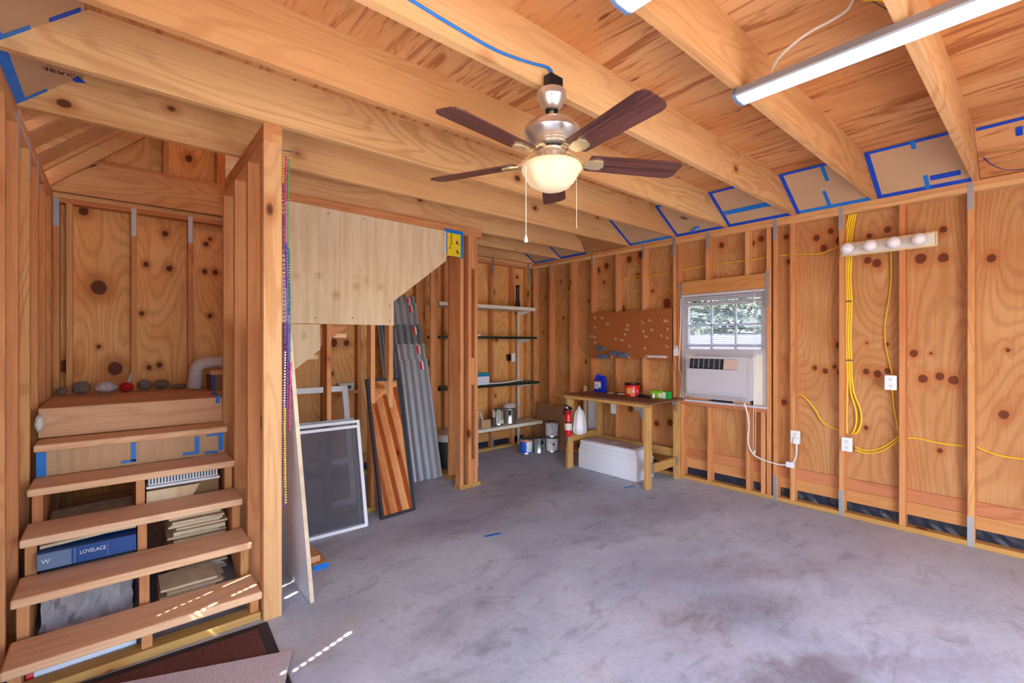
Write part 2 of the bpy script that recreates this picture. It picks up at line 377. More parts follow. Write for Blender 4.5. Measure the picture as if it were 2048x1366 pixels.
def fuzz(name, a, b):
    t = NT(name); v = t.objco(); n = t.noise(v, 160, 3, .7); n2 = t.noise(t.mapping(v, (40, 6, 1)), 2, 3)
    c = t.mix(t.maprange(n, .3, .7), a, b); c = t.mix(t.math('MULTIPLY', n2, .3), c, a); t.bump(n, .6, .004); return t.fin(c, .95, 0, .1)
M['mat_brown'] = fuzz('mat_brown', S(84, 52, 46), S(126, 84, 76)); M['rug_grey'] = fuzz('rug_grey', S(176, 164, 168), S(226, 214, 214))
M['wool'] = fuzz('wool', S(92, 76, 74), S(168, 150, 140)); M['cloth'] = fuzz('cloth', S(196, 184, 190), S(226, 216, 218)); M['cloth_red'] = fuzz('cloth_red', S(176, 26, 36), S(214, 60, 62))
def blade():
    t = NT('walnut'); v = t.objco(); n = t.noise(t.mapping(v, (3, 60, 30)), 1.2, 4, .65, .4)
    return t.fin(t.mix(t.maprange(n, .3, .7), S(66, 36, 34), S(108, 66, 60)), .35, 0, .5)
M['walnut'] = blade()
t = NT('glass'); M['glass'] = t.fin((.95, .97, .98), .02, 0, .5, Transmission_Weight=1.0, IOR=1.05, Alpha=.25)
t = NT('mirror'); M['mirror'] = t.fin((.93, .93, .93), .015, 1.0)
t = NT('shade_glass'); M['shade_glass'] = t.fin(S(232, 208, 172), .4, 0, .4, Emission_Color=(1, .74, .42, 1), Emission_Strength=.055)
t = NT('led'); M['led'] = t.fin((.8, .8, .8), .5, 0, .3, Emission_Color=(1, .97, .93, 1), Emission_Strength=.2)
t = NT('bulb'); M['bulb'] = t.fin(S(236, 232, 240), .12, 0, .6)
def mesh_screen():
    t = NT('insect_screen'); v = t.objco(False); t.fin(S(112, 108, 116), .6, 0, .3, Alpha=.24); return t.m
M['insect_screen'] = mesh_screen()
t = NT('film'); M['film'] = t.fin(S(222, 214, 216), .25, 0, .5, Alpha=.55)
t = NT('bag'); M['bag'] = t.fin(S(232, 232, 238), .35, 0, .5, Alpha=.9)
# ------------------------------------------------------------------ geometry constants
XW, XP = 4.62, 4.709        # right wall: stud face, plywood face
YF, YP = 4.93, 5.02         # far wall: stud face, plywood face
XL, XLP = -.36, -.449       # left wall
YB = -1.6                   # wall behind the camera
ZT, ZJ, ZC = 2.525, 2.60, 2.86
rng = np.random.RandomState(5)
def ply(name, parent, axis, c, a0, a1, z0, z1, knots, mat, inward, step=.012):
    """plywood sheet: dense grid on its room face carrying a grain field and knot distances"""
    na = max(2, int((a1 - a0) / step)); nz = max(2, int((z1 - z0) / step))
    A, Z = np.meshgrid(np.linspace(a0, a1, na), np.linspace(z0, z1, nz)); ph = rng.rand(8) * 6.28; k = rng.rand(8) * .6 + .7
    g = .34 * np.sin(A * 5.1 * k[0] + Z * .9 * k[1] + ph[0]) + .3 * np.sin(A * 3.3 * k[2] - Z * 1.5 * k[3] + ph[1]) + .16 * np.sin(A * 9.5 * k[4] + Z * 2.3 + ph[2]) + .1 * np.sin(A * 15 * k[5] - Z * 3.1 + ph[3]) + .55 * A
    kd = np.full(A.shape, 9.0)
    for (ka, kz, kr) in knots:
        if ka < a0 - .2 or ka > a1 + .2: continue
        da = (A - ka); dz = (Z - kz); d = np.sqrt(da ** 2 + (dz * .85) ** 2)
        g += np.tanh(da / (kr * 1.2)) * .09 * np.exp(-(da / (kr * 3.2)) ** 2 - (dz / (kr * 5.5)) ** 2) + .05 * np.exp(-d / (kr * 1.6))
        kd = np.minimum(kd, d / kr)
    n = na * nz; ca, cz = (a0 + a1) / 2, (z0 + z1) / 2; th = .012 * inward
    co = np.zeros((2 * n, 3)); o = np.concatenate([np.zeros(n), np.full(n, -th)])
    ax, dx = (1, 0) if axis == 'x' else (0, 1)
    co[:, ax] = np.concatenate([A.ravel(), A.ravel()]) - ca; co[:, 2] = np.concatenate([Z.ravel(), Z.ravel()]) - cz; co[:, dx] = o
    I = np.arange(n).reshape(nz, na); q = np.stack([I[:-1, :-1], I[:-1, 1:], I[1:, 1:], I[1:, :-1]], -1).reshape(-1, 4)
    C = np.array([[0, na - 1, n - 1, n - na]]); ring = [(0, na - 1), (na - 1, n - 1), (n - 1, n - na), (n - na, 0)]
    side = [[a, b, b + n, a + n] for a, b in ring]
    faces = np.concatenate([q, C + n, np.array(side)])
    me = bpy.data.meshes.new(name); me.vertices.add(2 * n); me.vertices.foreach_set('co', co.ravel()); me.loops.add(faces.size); me.loops.foreach_set('vertex_index', faces.ravel().astype(np.int32))
    me.polygons.add(len(faces)); me.polygons.foreach_set('loop_start', np.arange(0, faces.size, 4, dtype=np.int32)); me.update(calc_edges=True); me.validate()
    for nm, arr in (('grain', g), ('knot', kd)):
        at = me.attributes.new(nm, 'FLOAT', 'POINT'); at.data.foreach_set('value', np.concatenate([arr.ravel(), arr.ravel()]).astype(np.float32))
    ob = bpy.data.objects.new(name, me); COL.objects.link(ob); me.materials.append(mat); ob.parent = parent
    ob.location = ((c, ca, cz) if axis == 'x' else (ca, c, cz)); WL[ob] = Vector(ob.location); return ob
# ------------------------------------------------------------------ floor and grounds
fl = struct(MB().box(-.6, 4.85, -1.75, 5.15, -.15, 0).build('floor', M['concrete']))
dr = struct(MB().box(-8, 10, -14, -1.75, -.17, -.02).build('floor_driveway', M['driveway']))
lw = struct(MB().box(4.85, 24, -14, 16, -.2, -.05).build('floor_lawn', M['lawn']))
lw2 = struct(MB().box(-24, -.6, -1.75, 16, -.2, -.05).build('floor_side_yard', M['driveway']))
# ------------------------------------------------------------------ right wall
wr = empty_struct('wall_right')
KR = []
def kz(v, Yy, X=4.70): return 1.45 + (686 - v) / 926 * (X * .6508 + Yy * .7593)
for (u_y, z, r) in [ (1.37, 1.23, .022), (1.29, 1.205, .026), (1.22, 1.245, .02), (1.1755, 1.20, .034), (1.19, 1.43, .03), (1.0, 1.215, .026), (.925, 1.2, .031), (.86, 1.225, .026), (.995, 1.45, .012), (.865, 1.44, .018),
                    (.70, 1.37, .03), (.6, 1.37, .012), (.645, 1.175, .033), (.55, 1.2, .03), (.475, 1.175, .034), (1.25, 2.42, .026), (1.355, 2.38, .03), (1.18, 2.33, .04), (1.3, 2.28, .032),
                    (.98, 2.33, .022), (.86, 2.36, .028), (.99, 2.13, .03), (.93, 2.1, .036), (.66, 2.1, .04), (.53, 2.09, .036), (.53, 2.3, .026), (.28, 2.05, .03), (.22, .95, .032), (.55, .64, .02),
                    (3.8, 2.38, .045), (3.66, 2.42, .04), (3.7, 2.22, .022), (3.15, 2.5, .05), (3.32, 2.46, .045), (3.2, 2.25, .026), (3.42, 1.86, .05), (2.82, 1.9, .055), (3.0, 2.05, .02), (3.2, 1.02, .014),
                    (2.95, .53, .035), (2.78, .56, .04), (3.3, .66, .04), (3.5, 1.24, .03), (3.1, 1.25, .03), (1.9, 2.42, .03), (2.2, 2.45, .03), (1.82, 2.45, .03), (1.6, 2.43, .025), (1.58, 2.2, .02), (1.62, .9, .03), (1.72, 1.1, .02),
                    (4.3, 2.2, .018), (4.45, 2.3, .02), (4.4, 1.8, .02), (4.0, 1.2, .02), (3.95, 2.0, .02), (4.75, 2.1, .018), (4.8, 1.6, .016), (1.0, .75, .02), (.2, 1.4, .015)]:
    KR.append((u_y, z, r * .85))
WY0, WY1, WZ0, WZ1 = 1.735, 2.60, .835, 1.965       # window opening
edges = [YB, -.8, .375, 1.57, WY0, WY1, 3.80, 5.02]
for a, b in zip(edges[:-1], edges[1:]):
    if abs(a - WY0) < .01:
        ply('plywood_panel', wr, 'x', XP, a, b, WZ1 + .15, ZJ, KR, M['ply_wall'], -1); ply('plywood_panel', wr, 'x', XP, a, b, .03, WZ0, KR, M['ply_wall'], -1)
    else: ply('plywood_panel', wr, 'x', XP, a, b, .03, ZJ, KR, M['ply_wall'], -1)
struct(MB().box(4.722, 4.75, YB - .15, WY0, -.05, ZJ).box(4.722, 4.75, WY1, 5.15, -.05, ZJ).box(4.722, 4.75, WY0, WY1, -.05, WZ0).box(4.722, 4.75, WY0, WY1, WZ1, ZJ).build('siding', M['siding'], wr)); 
W38 = .038
stR = [(-1.55, 1), (-1.17, 1), (-.79, 1), (-.41, 1), (-.03, 1), (.357, 1), (.737, 1), (1.13, 1), (1.502, 1), (1.643, 1), (1.70, .6), (2.605, .6), (2.655, 1), (3.045, 1), (3.42, 1), (3.80, 1), (4.13, 1), (4.165, 1), (4.555, 1), (4.89, 1)]
ys = []
for y, _ in stR:
    lumber('stud', XW, XP, y, y + W38, .038, ZT, M['stud_z'], wr); ys.append(y)
for y in (1.75, 1.885, 2.27, 2.565): lumber('cripple_stud', XW, XP, y, y + W38, .038, WZ0 - .04, M['stud_z'], wr)
for y in (1.895, 2.29): lumber('cripple_stud', XW, XP, y, y + W38, WZ1 + .14, ZT, M['stud_z'], wr)
lumber('window_header', XW - .002, XP, WY0 + .005, 2.603, WZ1, WZ1 + .14, M['board_tan'], wr)
lumber('sill_plate', XW, XP, WY0 + .005, 2.603, WZ0 - .04, WZ0, M['board_red'], wr)
lumber('bottom_plate', XW, XP, YB, YF + .09, 0, .038, M['treated_y'], wr)
lumber('top_plate', XW, XP, YB, YF + .09, ZT, ZT + .0375, M['pine_y'], wr); lumber('top_plate', XW, XP, YB, YF + .09, ZT + .0375, ZJ, M['stud_y'], wr)
bys = sorted(ys + [1.75, 1.885, 2.27, 2.565])
for a, b in zip(bys[:-1], bys[1:]):
    a += W38
    if b - a < .02 or a < -.9: continue
    lumber('blocking', XP - .022, XP - .001, a, b, .115, .213, M['board_tan'], wr, .002); lumber('blocking', XP - .02, XP - .001, a, b, .214, .31, M['board_red'], wr, .002)
    q = MB(); n = 8
    for i in range(n + 1):
        y = a + (b - a) * i / n
        for z in (.036, .075, .118): q.v.append((XP - .006 - .008 * random.random(), y, z))
    for i in range(n):
        for k in range(2): q.f.append((i * 3 + k, i * 3 + k + 1, i * 3 + k + 4, i * 3 + k + 3))
    q.build('vapour_strip', M['plastic_black'], wr)
def strap(wall, axis, c, a, z0, z1, w=.032):
    b = MB()
    if axis == 'x': b.box(c - .002, c, a, a + w, z0, z1)
    else: b.box(a, a + w, c - .002, c, z0, z1)
    return b.build('metal_strap', M['galv'], wall)
for y in (.36, 1.133, 1.645, 2.66, 3.805, 4.56): strap(wr, 'x', XW, y + .003, 2.40, 2.59)
for y in (2.29, 3.05): strap(wr, 'x', XW, y, 2.42, 2.585)
for y in (.36, 1.133, 1.645): strap(wr, 'x', XW, y + .003, .002, .215)
strap(wr, 'x', XW - .003, 2.585, 1.75, 2.10, .03); strap(wr, 'x', XW - .003, 1.715, 1.78, 2.125, .034)
# ------------------------------------------------------------------ far wall
wf = empty_struct('wall_far')
KF = [(-.1, 1.90, .05), (-.19, 2.5, .03), (0, 1.24, .048), (-.29, 1.27, .045), (-.1, 1.42, .014), (.2, 2.12, .02), (.36, 2.1, .022), (.33, 2.4, .022), (.17, 1.7, .018), (.29, 1.26, .02), (.22, 1.24, .018), (.62, 2.1, .02), (.7, 2.1, .022), (.66, 1.7, .018), (.63, 2.35, .02), (.66, 2.4, .015),
      (1.35, 1.2, .025), (1.6, 1.42, .03), (1.78, 1.45, .04), (1.92, 1.45, .03), (2.2, 1.44, .04), (1.76, 1.12, .02), (2.18, 1.13, .02), (2.05, 1.35, .026), (2.06, 1.42, .03), (1.84, .9, .02),
      (3.4, 2.35, .02), (3.55, 1.95, .02), (3.62, 2.05, .025), (3.96, 2.15, .025), (3.58, 1.55, .015), (4.02, 1.5, .02), (3.55, 1.3, .02), (4.35, 1.9, .02), (4.4, 2.4, .02), (3.65, .7, .02), (3.95, .75, .02), (4.0, .72, .015), (2.95, 1.2, .03), (2.6, .8, .03), (2.7, 1.6, .03)]
ed = [-.45, .85, 2.05, 3.12, 4.3, 4.71]
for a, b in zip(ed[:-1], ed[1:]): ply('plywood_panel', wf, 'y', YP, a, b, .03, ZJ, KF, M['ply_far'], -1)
sX = [-.36, -.287, .10, .485, .86, 1.25, 1.64, 2.01, 2.395, 2.80, 3.12, 3.48, 3.862, 4.235, 4.515]
for x in sX: lumber('stud', x, x + W38, YF, YP, .038, ZT, M['stud_z'], wf)
lumber('bottom_plate', -.45, XW, YF, YP, 0, .038, M['treated_x'], wf)
lumber('top_plate', -.45, XW, YF, YP, ZT, ZT + .0375, M['stud_x'], wf); lumber('top_plate', -.45, XW, YF, YP, ZT + .0375, ZJ, M['pine_x'], wf)
for a, b in zip(sX[:-1], sX[1:]):
    if b - a < .1: continue
    lumber('blocking', a + W38, b, YP - .022, YP - .001, .115, .225, M['board_tan_x'], wf, .002)
    MB().box(a + W38, b, YP - .01, YP - .004, .036, .118).build('vapour_strip', M['plastic_black'], wf)
lumber('fire_block', 1.678, 2.01, YF, YP, .90, .938, M['stud_x'], wf)
for x in (.098, .483): strap(wf, 'y', YF, x + .003, 2.33, 2.56)
strap(wf, 'y', YF, -.357, 2.34, 2.56); strap(wf, 'y', YF, 3.865, 2.38, 2.62); strap(wf, 'y', YF, 4.52, 2.33, 2.59); strap(wf, 'y', YF, 3.865, .02, .2)
MB().box(-.6, 4.85, YP + .013, YP + .05, -.05, ZC).build('siding', M['siding'], wf)
# gable above
KG = [(.1, 3.2, .03), (.5, 3.1, .03), (-.1, 3.0, .03)]
GX0, GX1, GZ0, GZ1 = .75, 3.3, 3.35, 4.45      # unseen gable window, added to light the stairwell
for a, b, z0, z1 in ((-.45, GX0, ZC, 5.1), (GX1, 4.71, ZC, 5.1), (GX0, GX1, ZC, GZ0), (GX0, GX1, GZ1, 5.1)): ply('plywood_panel', wf, 'y', YP, a, b, z0, z1, KG, M['ply_far'], -1, .03)
lumber('bottom_plate', -.2, 4.5, YF, YP, ZC, ZC + .038, M['stud_x'], wf)
for x in (-.1, .31, .70): lumber('stud', x, x + W38, YF, YP, ZC + .038, 4.6, M['stud_z'], wf)
for x in (1.1, 1.5, 1.9, 2.3, 2.7): lumber('cripple_stud', x, x + W38, YF, YP, ZC + .038, GZ0, M['stud_z'], wf)
MB().box(-.6, GX0, YP + .013, YP + .05, ZC, 5.4).box(GX1, 4.85, YP + .013, YP + .05, ZC, 5.4).box(GX0, GX1, YP + .013, YP + .05, ZC, GZ0).box(GX0, GX1, YP + .013, YP + .05, GZ1, 5.4).build('siding', M['siding'], wf)
w2 = empty_struct('window_added_gable')  # made-up opening that sends sky light down to the landing
for a in ((GX0, GX0 + .05, GZ0, GZ1), (GX1 - .05, GX1, GZ0, GZ1), (GX0 + .05, GX1 - .05, GZ0, GZ0 + .05), (GX0 + .05, GX1 - .05, GZ1 - .05, GZ1), (2.0, 2.05, GZ0 + .05, GZ1 - .05)): MB().box(a[0], a[1], YP, YP + .05, a[2], a[3]).build('window_frame', M['white'], w2)
for a in ((GX0 + .05, 2.0), (2.05, GX1 - .05)): MB().box(a[0], a[1], YP + .02, YP + .024, GZ0 + .05, GZ1 - .05).build('pane', M['glass'], w2)
# ------------------------------------------------------------------ left wall
wlft = empty_struct('wall_left')
OY0, OY1, OZ = .35, 1.35, 2.1      # unseen side doorway beside the camera, added for daylight
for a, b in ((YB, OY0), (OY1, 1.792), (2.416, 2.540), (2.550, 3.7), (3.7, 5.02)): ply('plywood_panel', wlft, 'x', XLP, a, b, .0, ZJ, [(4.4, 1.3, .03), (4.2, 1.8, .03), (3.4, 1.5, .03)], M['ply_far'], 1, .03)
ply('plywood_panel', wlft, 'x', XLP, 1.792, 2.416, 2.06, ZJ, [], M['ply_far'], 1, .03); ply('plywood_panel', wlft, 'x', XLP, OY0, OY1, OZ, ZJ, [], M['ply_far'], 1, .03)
for y in (-1.55, -1.17, -.79, -.41, -.03, OY0 - .04, OY1, 1.70, 2.475, 2.62, 2.93, 3.29, 3.69, 4.05, 4.45, 4.78, 4.89): lumber('stud', XLP, XL, y, y + W38, .038, ZT, M['stud_z'], wlft)
dl = empty_struct('door_1')
MB().box(-.465, -.425, 1.818, 2.396, .01, 2.055).build('door_leaf', M['white'], dl)
for z in (.25, 1.1): MB().box(-.47, -.44, 1.793, 1.817, z - .05, z + .05).build('hinge', M['steel'], dl)
MB().sphere((-.40, 2.34, 1.0), .03, 12, 8).build('door_knob', M['nickel'], dl, True)
def dash_mask(y, lit, step, gap):   # unseen strip added over a crack; its breaks shape the sun dashes
    zs = [0.0]; z = 0
    for a, b, dash in lit:
        MB().box(-.4665, -.4655, y - .03, y + .03, zs[-1], a).build('dash_mask', M['black'], dl)
        if dash:
            q = a + gap
            while q + step < b: MB().box(-.4665, -.4655, y - .03, y + .03, q, q + step - gap).build('dash_mask', M['black'], dl); q += step
        zs.append(b)
    MB().box(-.4665, -.4655, y - .03, y + .03, zs[-1], ZJ).build('dash_mask', M['black'], dl)
dash_mask(1.80, [(1.42, 1.885, True)], .052, .026); dash_mask(2.41, [(1.16, 1.33, True), (1.43, 1.59, True), (1.66, 1.755, False)], .040, .02); dash_mask(2.545, [(1.01, 1.33, True), (1.40, 1.59, False), (1.65, 1.80, False)], .044, .02)
pc = empty_struct('ceiling_sun_block')  # unseen roof on posts, added to keep direct sun out of the side doorway
MB().box(-2.35, -.45, -1.0, 1.25, 2.42, 2.5).build('sun_block_roof', M['siding'], pc)
for y in (-.9, 1.1): lumber('sun_block_post', -2.3, -2.21, y, y + .09, -.05, 2.42, M['treated_z'], pc)
lumber('bottom_plate', XLP, XL, 2.43, YF, 0, .038, M['treated_y'], wlft)
lumber('top_plate', XLP, XL, YB, YF, ZT, ZT + .0375, M['pine_y'], wlft); lumber('top_plate', XLP, XL, YB, YF, ZT + .0375, ZJ, M['stud_y'], wlft)
for y in (3.295, 3.695, 4.055): strap(wlft, 'x', XL + .002, y, 2.36, 2.60)
# ------------------------------------------------------------------ wall behind the camera with a doorway added to let daylight in
wbk = empty_struct('wall_back')
DX0, DX1, DZ = -.3, 2.8, 2.45
MB().box(-.6, DX0, YB - .12, YB, 0, ZC).box(DX1, 4.75, YB - .12, YB, 0, ZC).box(DX0, DX1, YB - .12, YB, DZ, ZC).build('sheathing', M['ply_edge'], wbk)
MB().box(-.6, 4.85, YB - .12, YB, ZC, 5.4).build('gable_sheathing', M['siding'], wbk)
for x in (DX0 - .04, DX1, 3.2, 3.5, 3.8, 4.2, 4.5): lumber('stud', x, x + W38, YB, YB + .089, .0, ZT, M['stud_z'], wbk)
lumber('door_header', DX0 - .04, DX1 + .04, YB, YB + .089, DZ, DZ + .12, M['pine_x'], wbk)
# ------------------------------------------------------------------ ceiling: joists and subfloor
ce = empty_struct('ceiling')
JY = [-1.4, -.80, -.21, .37, .945, 1.525, 2.13, 2.69, 3.29]
prof = [(-.44, ZJ), (4.69, ZJ), (4.69, ZJ + .015), (4.215, ZC), (-.085, ZC), (-.44, ZJ + .015)]
for y in JY: MB().prism(prof, 'xz', y - .038, y).build('joist', M['pine_x'], ce)
MB().prism([(.60, ZJ), (4.50, ZJ), (4.50, ZJ + .03), (4.42, ZC - .07), (4.25, ZC), (.60, ZC)], 'xz', 3.858, 3.896).build('joist', M['pine_x'], ce)
MB().prism([(2.9, ZJ), (4.69, ZJ), (4.69, ZJ + .015), (4.215, ZC), (2.9, ZC)], 'xz', 4.372, 4.41).build('joist', M['pine_x'], ce)
MB().prism([(-.44, ZJ), (4.69, ZJ), (4.69, ZJ + .015), (4.215, ZC), (-.085, ZC), (-.44, ZJ + .015)], 'xz', 4.885, 4.923).build('rim_joist', M['pine_x'], ce)
lumber('header', 2.86, 2.898, 3.9, 4.88, ZJ, ZC, M['pine_y'], ce)
# subfloor sheets (opening over the stair left free)
for x0, x1 in ((-.12, 1.1), (1.1, 2.32), (2.32, 3.54), (3.54, 4.25)):
    for y0, y1 in ((-1.6, .36), (.36, 1.83), (1.83, 3.285)): MB().box(x0 + .001, x1 - .001, y0 + .001, y1 - .001, ZC, ZC + .018).build('plywood_panel', M['ceiling_ply'], ce)
for x0, x1, y0, y1 in ((.7, 2.9, 3.287, 3.89), (2.9, 4.25, 3.287, 4.93)): MB().box(x0, x1, y0, y1, ZC, ZC + .018).build('plywood_panel', M['ceiling_ply'], ce)
# roof
rf = empty_struct('ceiling_roof')
mL = .94; XR = 2.14
def roofz(x): return ZJ + .03 + mL * (x - XL) if x < XR else ZJ + .03 + mL * (XR - XL) - mL * (x - XR)
for s in (0, 1):
    xs = (-.75, XR) if s == 0 else (XR, 5.05)
    z0, z1 = roofz(xs[0]), roofz(xs[1])
    cuts = [(YB - .4, 5.4, xs[0], xs[1])] if s else [(YB - .4, .9, xs[0], xs[1]), (2.85, 5.4, xs[0], xs[1]), (.9, 2.85, xs[0], .2), (.9, 2.85, 1.9, xs[1])]
    for y0, y1, xa, xb in cuts:
        za, zb = roofz(xa), roofz(xb)
        MB().prism([(xa, za + .15), (xb, zb + .15), (xb, zb + .19), (xa, za + .19)], 'xz', y0, y1).build('roof_deck', M['osb'], rf)
        MB().prism([(xa, za + .192), (xb, zb + .192), (xb, zb + .22), (xa, za + .22)], 'xz', y0, y1).build('shingle_layer', M['shingle'], rf)
w3 = empty_struct('window_added_skylight')   # unseen skylight, added so sun bounce brightens the loft
MB().prism([(.2, roofz(.2) + .2), (1.9, roofz(1.9) + .2), (1.9, roofz(1.9) + .206), (.2, roofz(.2) + .206)], 'xz', .9, 2.85).build('pane', M['glass'], w3)
for y in (-1.2, -.6, .0, .6, 1.2, 1.8, 2.4, 2.97, 3.30, 3.70, 4.1, 4.45, 4.84):
    MB().prism([(XL - .08, roofz(XL - .08)), (XR, roofz(XR)), (XR, roofz(XR) + .148), (XL - .08, roofz(XL - .08) + .148)], 'xz', y, y + W38).build('rafter', M['pine_x'], rf)
for y in (3.36, 3.50, 3.64, 3.80, 3.95, 4.15, 4.3, 4.52, 4.66):   # boards laid on the slope over the stair
    pass
MB().prism([(XL - .02, roofz(XL) + .04), (.6, roofz(.6) + .06), (.6, roofz(.6) + .085), (XL - .02, roofz(XL) + .065)], 'xz', 3.345, 3.69).build('sheathing_board', M['pine_x'], rf)
MB().prism([(XL - .02, roofz(XL) + .02), (.6, roofz(.6) + .04), (.6, roofz(.6) + .065), (XL - .02, roofz(XL) + .045)], 'xz', 3.745, 4.09).build('sheathing_board', M['pine_x'], rf)
MB().prism([(XL - .02, roofz(XL) + .01), (.6, roofz(.6) + .03), (.6, roofz(.6) + .055), (XL - .02, roofz(XL) + .035)], 'xz', 4.145, 4.44).build('sheathing_board', M['pine_x'], rf)
# ------------------------------------------------------------------ wall beside the stair
wst = empty_struct('wall_stair')
XA, XB = .586, .675
for y in (2.67, 2.712): lumber('stud', XA, XB, y, y + .04, .0 if y < 2.7 else .038, ZT - .02, M['stud_z'] if y > 2.7 else M['pine_z'], wst)
for y in (3.05, 3.44, 3.85): lumber('stud', XA, XB, y, y + W38, .038, ZT - .02, M['stud_z'], wst)
lumber('bottom_plate', XA, XB, 2.755, 3.80, 0, .038, M['treated_y'], wst)
lumber('top_plate', XA, XB, 2.67, 3.80, ZT - .02, ZT + .025, M['stud_y'], wst); lumber('top_plate', XA, XB, 2.67, 3.80, ZT + .025, ZJ, M['stud_y'], wst)
# ------------------------------------------------------------------ closet wall under the upper flight, and partition
wc = empty_struct('wall_closet')
for x in (1.294, 1.665, 1.832): lumber('stud', x, x + W38, 3.80, 3.889, .038, ZT, M['stud_z'], wc)
lumber('bottom_plate', .678, 1.71, 3.80, 3.889, 0, .038, M['treated_x'], wc)
lumber('top_plate', .678, 2.85, 3.80, 3.889, ZT, ZT + .0375, M['stud_x'], wc); lumber('top_plate', .678, 2.85, 3.80, 3.889, ZT + .0375, ZJ, M['stud_x'], wc)
lumber('bottom_plate', 2.575, 2.83, 3.795, 3.885, 0, .04, M['treated_x'], wc)
lumber('stud', 2.585, 2.626, 3.80, 3.889, .04, ZT, M['stud_z'], wc); lumber('stud', 2.685, 2.723, 3.80, 3.889, .04, ZT, M['stud_z'], wc)
lumber('stud', 2.763, 2.80, 3.80, 3.889, .04, ZT, M['stud_z'], wc)
for z0, z1 in ((.04, .28), (1.03, 1.30), (2.2, ZT)): lumber('spacer_block', 2.724, 2.762, 3.805, 3.88, z0, z1, M['stud_z'], wc)
wp = empty_struct('wall_partition')
lumber('bottom_plate', 2.70, 2.789, 3.89, YF, 0, .038, M['treated_y'], wp); lumber('top_plate', 2.70, 2.789, 3.89, YF, ZT, ZJ, M['stud_y'], wp)
for y in (4.17, 4.55, 4.885): lumber('stud', 2.70, 2.789, y, y + W38, .038, ZT, M['stud_z'], wp)
# plywood facing on the stair side
pp = thing('plywood_facing', 'large pale birch plywood sheet with a diagonal cut corner under the ceiling beam', 'plywood', (1.9, 3.79, 1.6))
MB().prism([(.70, 2.535), (2.414, 2.523), (2.414, 2.24), (1.869, 1.82), (1.869, 1.605), (.70, 1.60)], 'xz', 3.786, 3.799).build('sheet', M['birch_panel'], pp)
for x, z in [(.9, 1.66), (1.2, 1.65), (1.5, 1.66), (1.83, 1.64), (1.83, 1.78), (2.38, 2.3), (2.38, 2.49), (1.6, 2.5), (1.0, 2.5), (1.3, 2.49)]: MB().cyl((x, 3.785, z), (x, 3.787, z), .006, 8).build('screw', M['grey_dark'], pp)
p2 = MB().prism([(.70, 1.597), (1.235, 1.597), (1.24, 1.40), (1.058, 1.252), (.70, .97)], 'xz', 3.787, 3.799).build('plywood_offcut', M['birch'])
tag(p2, 'small pale plywood piece with slanted lower edge below the large plywood sheet', 'plywood')
sg = thing('flyer', 'yellow printed flyer framed in blue tape beside the plywood sheet', 'flyer', (2.5, 3.79, 2.29))
MB().box(2.43, 2.59, 3.793, 3.797, 2.295, 2.53).build('paper', M['yellow'], sg)
for b in ((2.397, 2.612, 2.515, 2.548), (2.585, 2.612, 2.285, 2.515), (2.41, 2.428, 2.31, 2.515)): MB().box(b[0], b[1], 3.789, 3.7925, b[2], b[3]).build('tape_strip', M['tape_light'], sg)
for k in range(8): MB().box(2.470, 2.482, 3.7915, 3.793, 2.40 + k * .014, 2.409 + k * .014).build('printed_letter', M['ink'], sg)
for cx, cz, s_ in ((2.545, 2.43, .024), (2.55, 2.34, .024), (2.465, 2.375, .014)):
    MB().prism([(cx - s_ * .6, cz - s_ * .3), (cx + s_ * .9, cz - s_ * .9), (cx + s_ * .1, cz + s_ * .2), (cx - s_ * .4, cz + s_ * 1.2)], 'xz', 3.7915, 3.793).build('printed_figure', M['ink'], sg)
# ------------------------------------------------------------------ stair
st = thing('staircase', 'rough pine staircase with open risers rising to a landing', 'staircase', (.1, 2.68, 0))
TY = [2.68, 2.92, 3.17, 3.42, 3.67]; TZ = [.155, .335, .515, .695, .88]; TB = [2.93, 3.19, 3.45, 3.70, 3.92]
for i, (y, z, b) in enumerate(zip(TY, TZ, TB)): MB().rbox(-.345, .584, y, b, z - .04, z, .008, 2).build('tread', M['tread'], st)
for x in (-.33, .092, .535):
    pts = [(2.74, .04)]
    for i in range(5): pts += [(TY[i] + .045, TZ[i] - .04), (TY[i + 1] + .045 if i < 4 else 3.86, TZ[i] - .04)]
    pts += [(3.86, 1.02), (3.94, 1.02), (3.94, .70), (3.0, .04)]
    q = [(2.725, .04), (2.725, .115)]
    for i in range(4): q += [(TY[i + 1] + .045, TZ[i] - .04), (TY[i + 1] + .045, TZ[i + 1] - .04)]
    q += [(3.90, .84), (3.90, .60), (3.05, .04)]
    MB().prism(q, 'yz', x, x + .04).build('stringer', M['stud_z'], st)
lumber('kick_board', -.345, .58, 2.70, 2.79, .0, .04, M['treated_x'], st, .004)
lumber('landing_beam', -.345, .584, 3.90, 3.94, .885, 1.06, M['landing'], st)
for i, (y0, y1) in enumerate(((3.94, 4.18), (4.18, 4.42), (4.42, 4.66), (4.66, 4.925))): lumber('landing_plank', -.345, 1.0, y0 + .001, y1 - .001, 1.02, 1.06, M['landing'], st)
lumber('landing_joist', -.345, .99, 4.86, 4.90, .88, 1.02, M['stud_x'], st)
su = thing('upper_flight', 'upper stair flight rising behind the plywood sheet to the loft', 'stairs', (1.8, 4.4, 1.06))
for k in range(7):
    x = 1.04 + .234 * k; MB().box(x - .03, x + .24, 3.96, 4.86, 1.17 + .18 * (k + 1) - .035, 1.17 + .18 * (k + 1)).build('tread', M['tread'], su)
for y in (3.905, 4.862):
    MB().prism([(1.005, 1.209), (2.69, 2.50), (2.69, 2.80), (1.005, 1.465)], 'xz', y, y + .04).build('stringer', M['stud_x'], su)
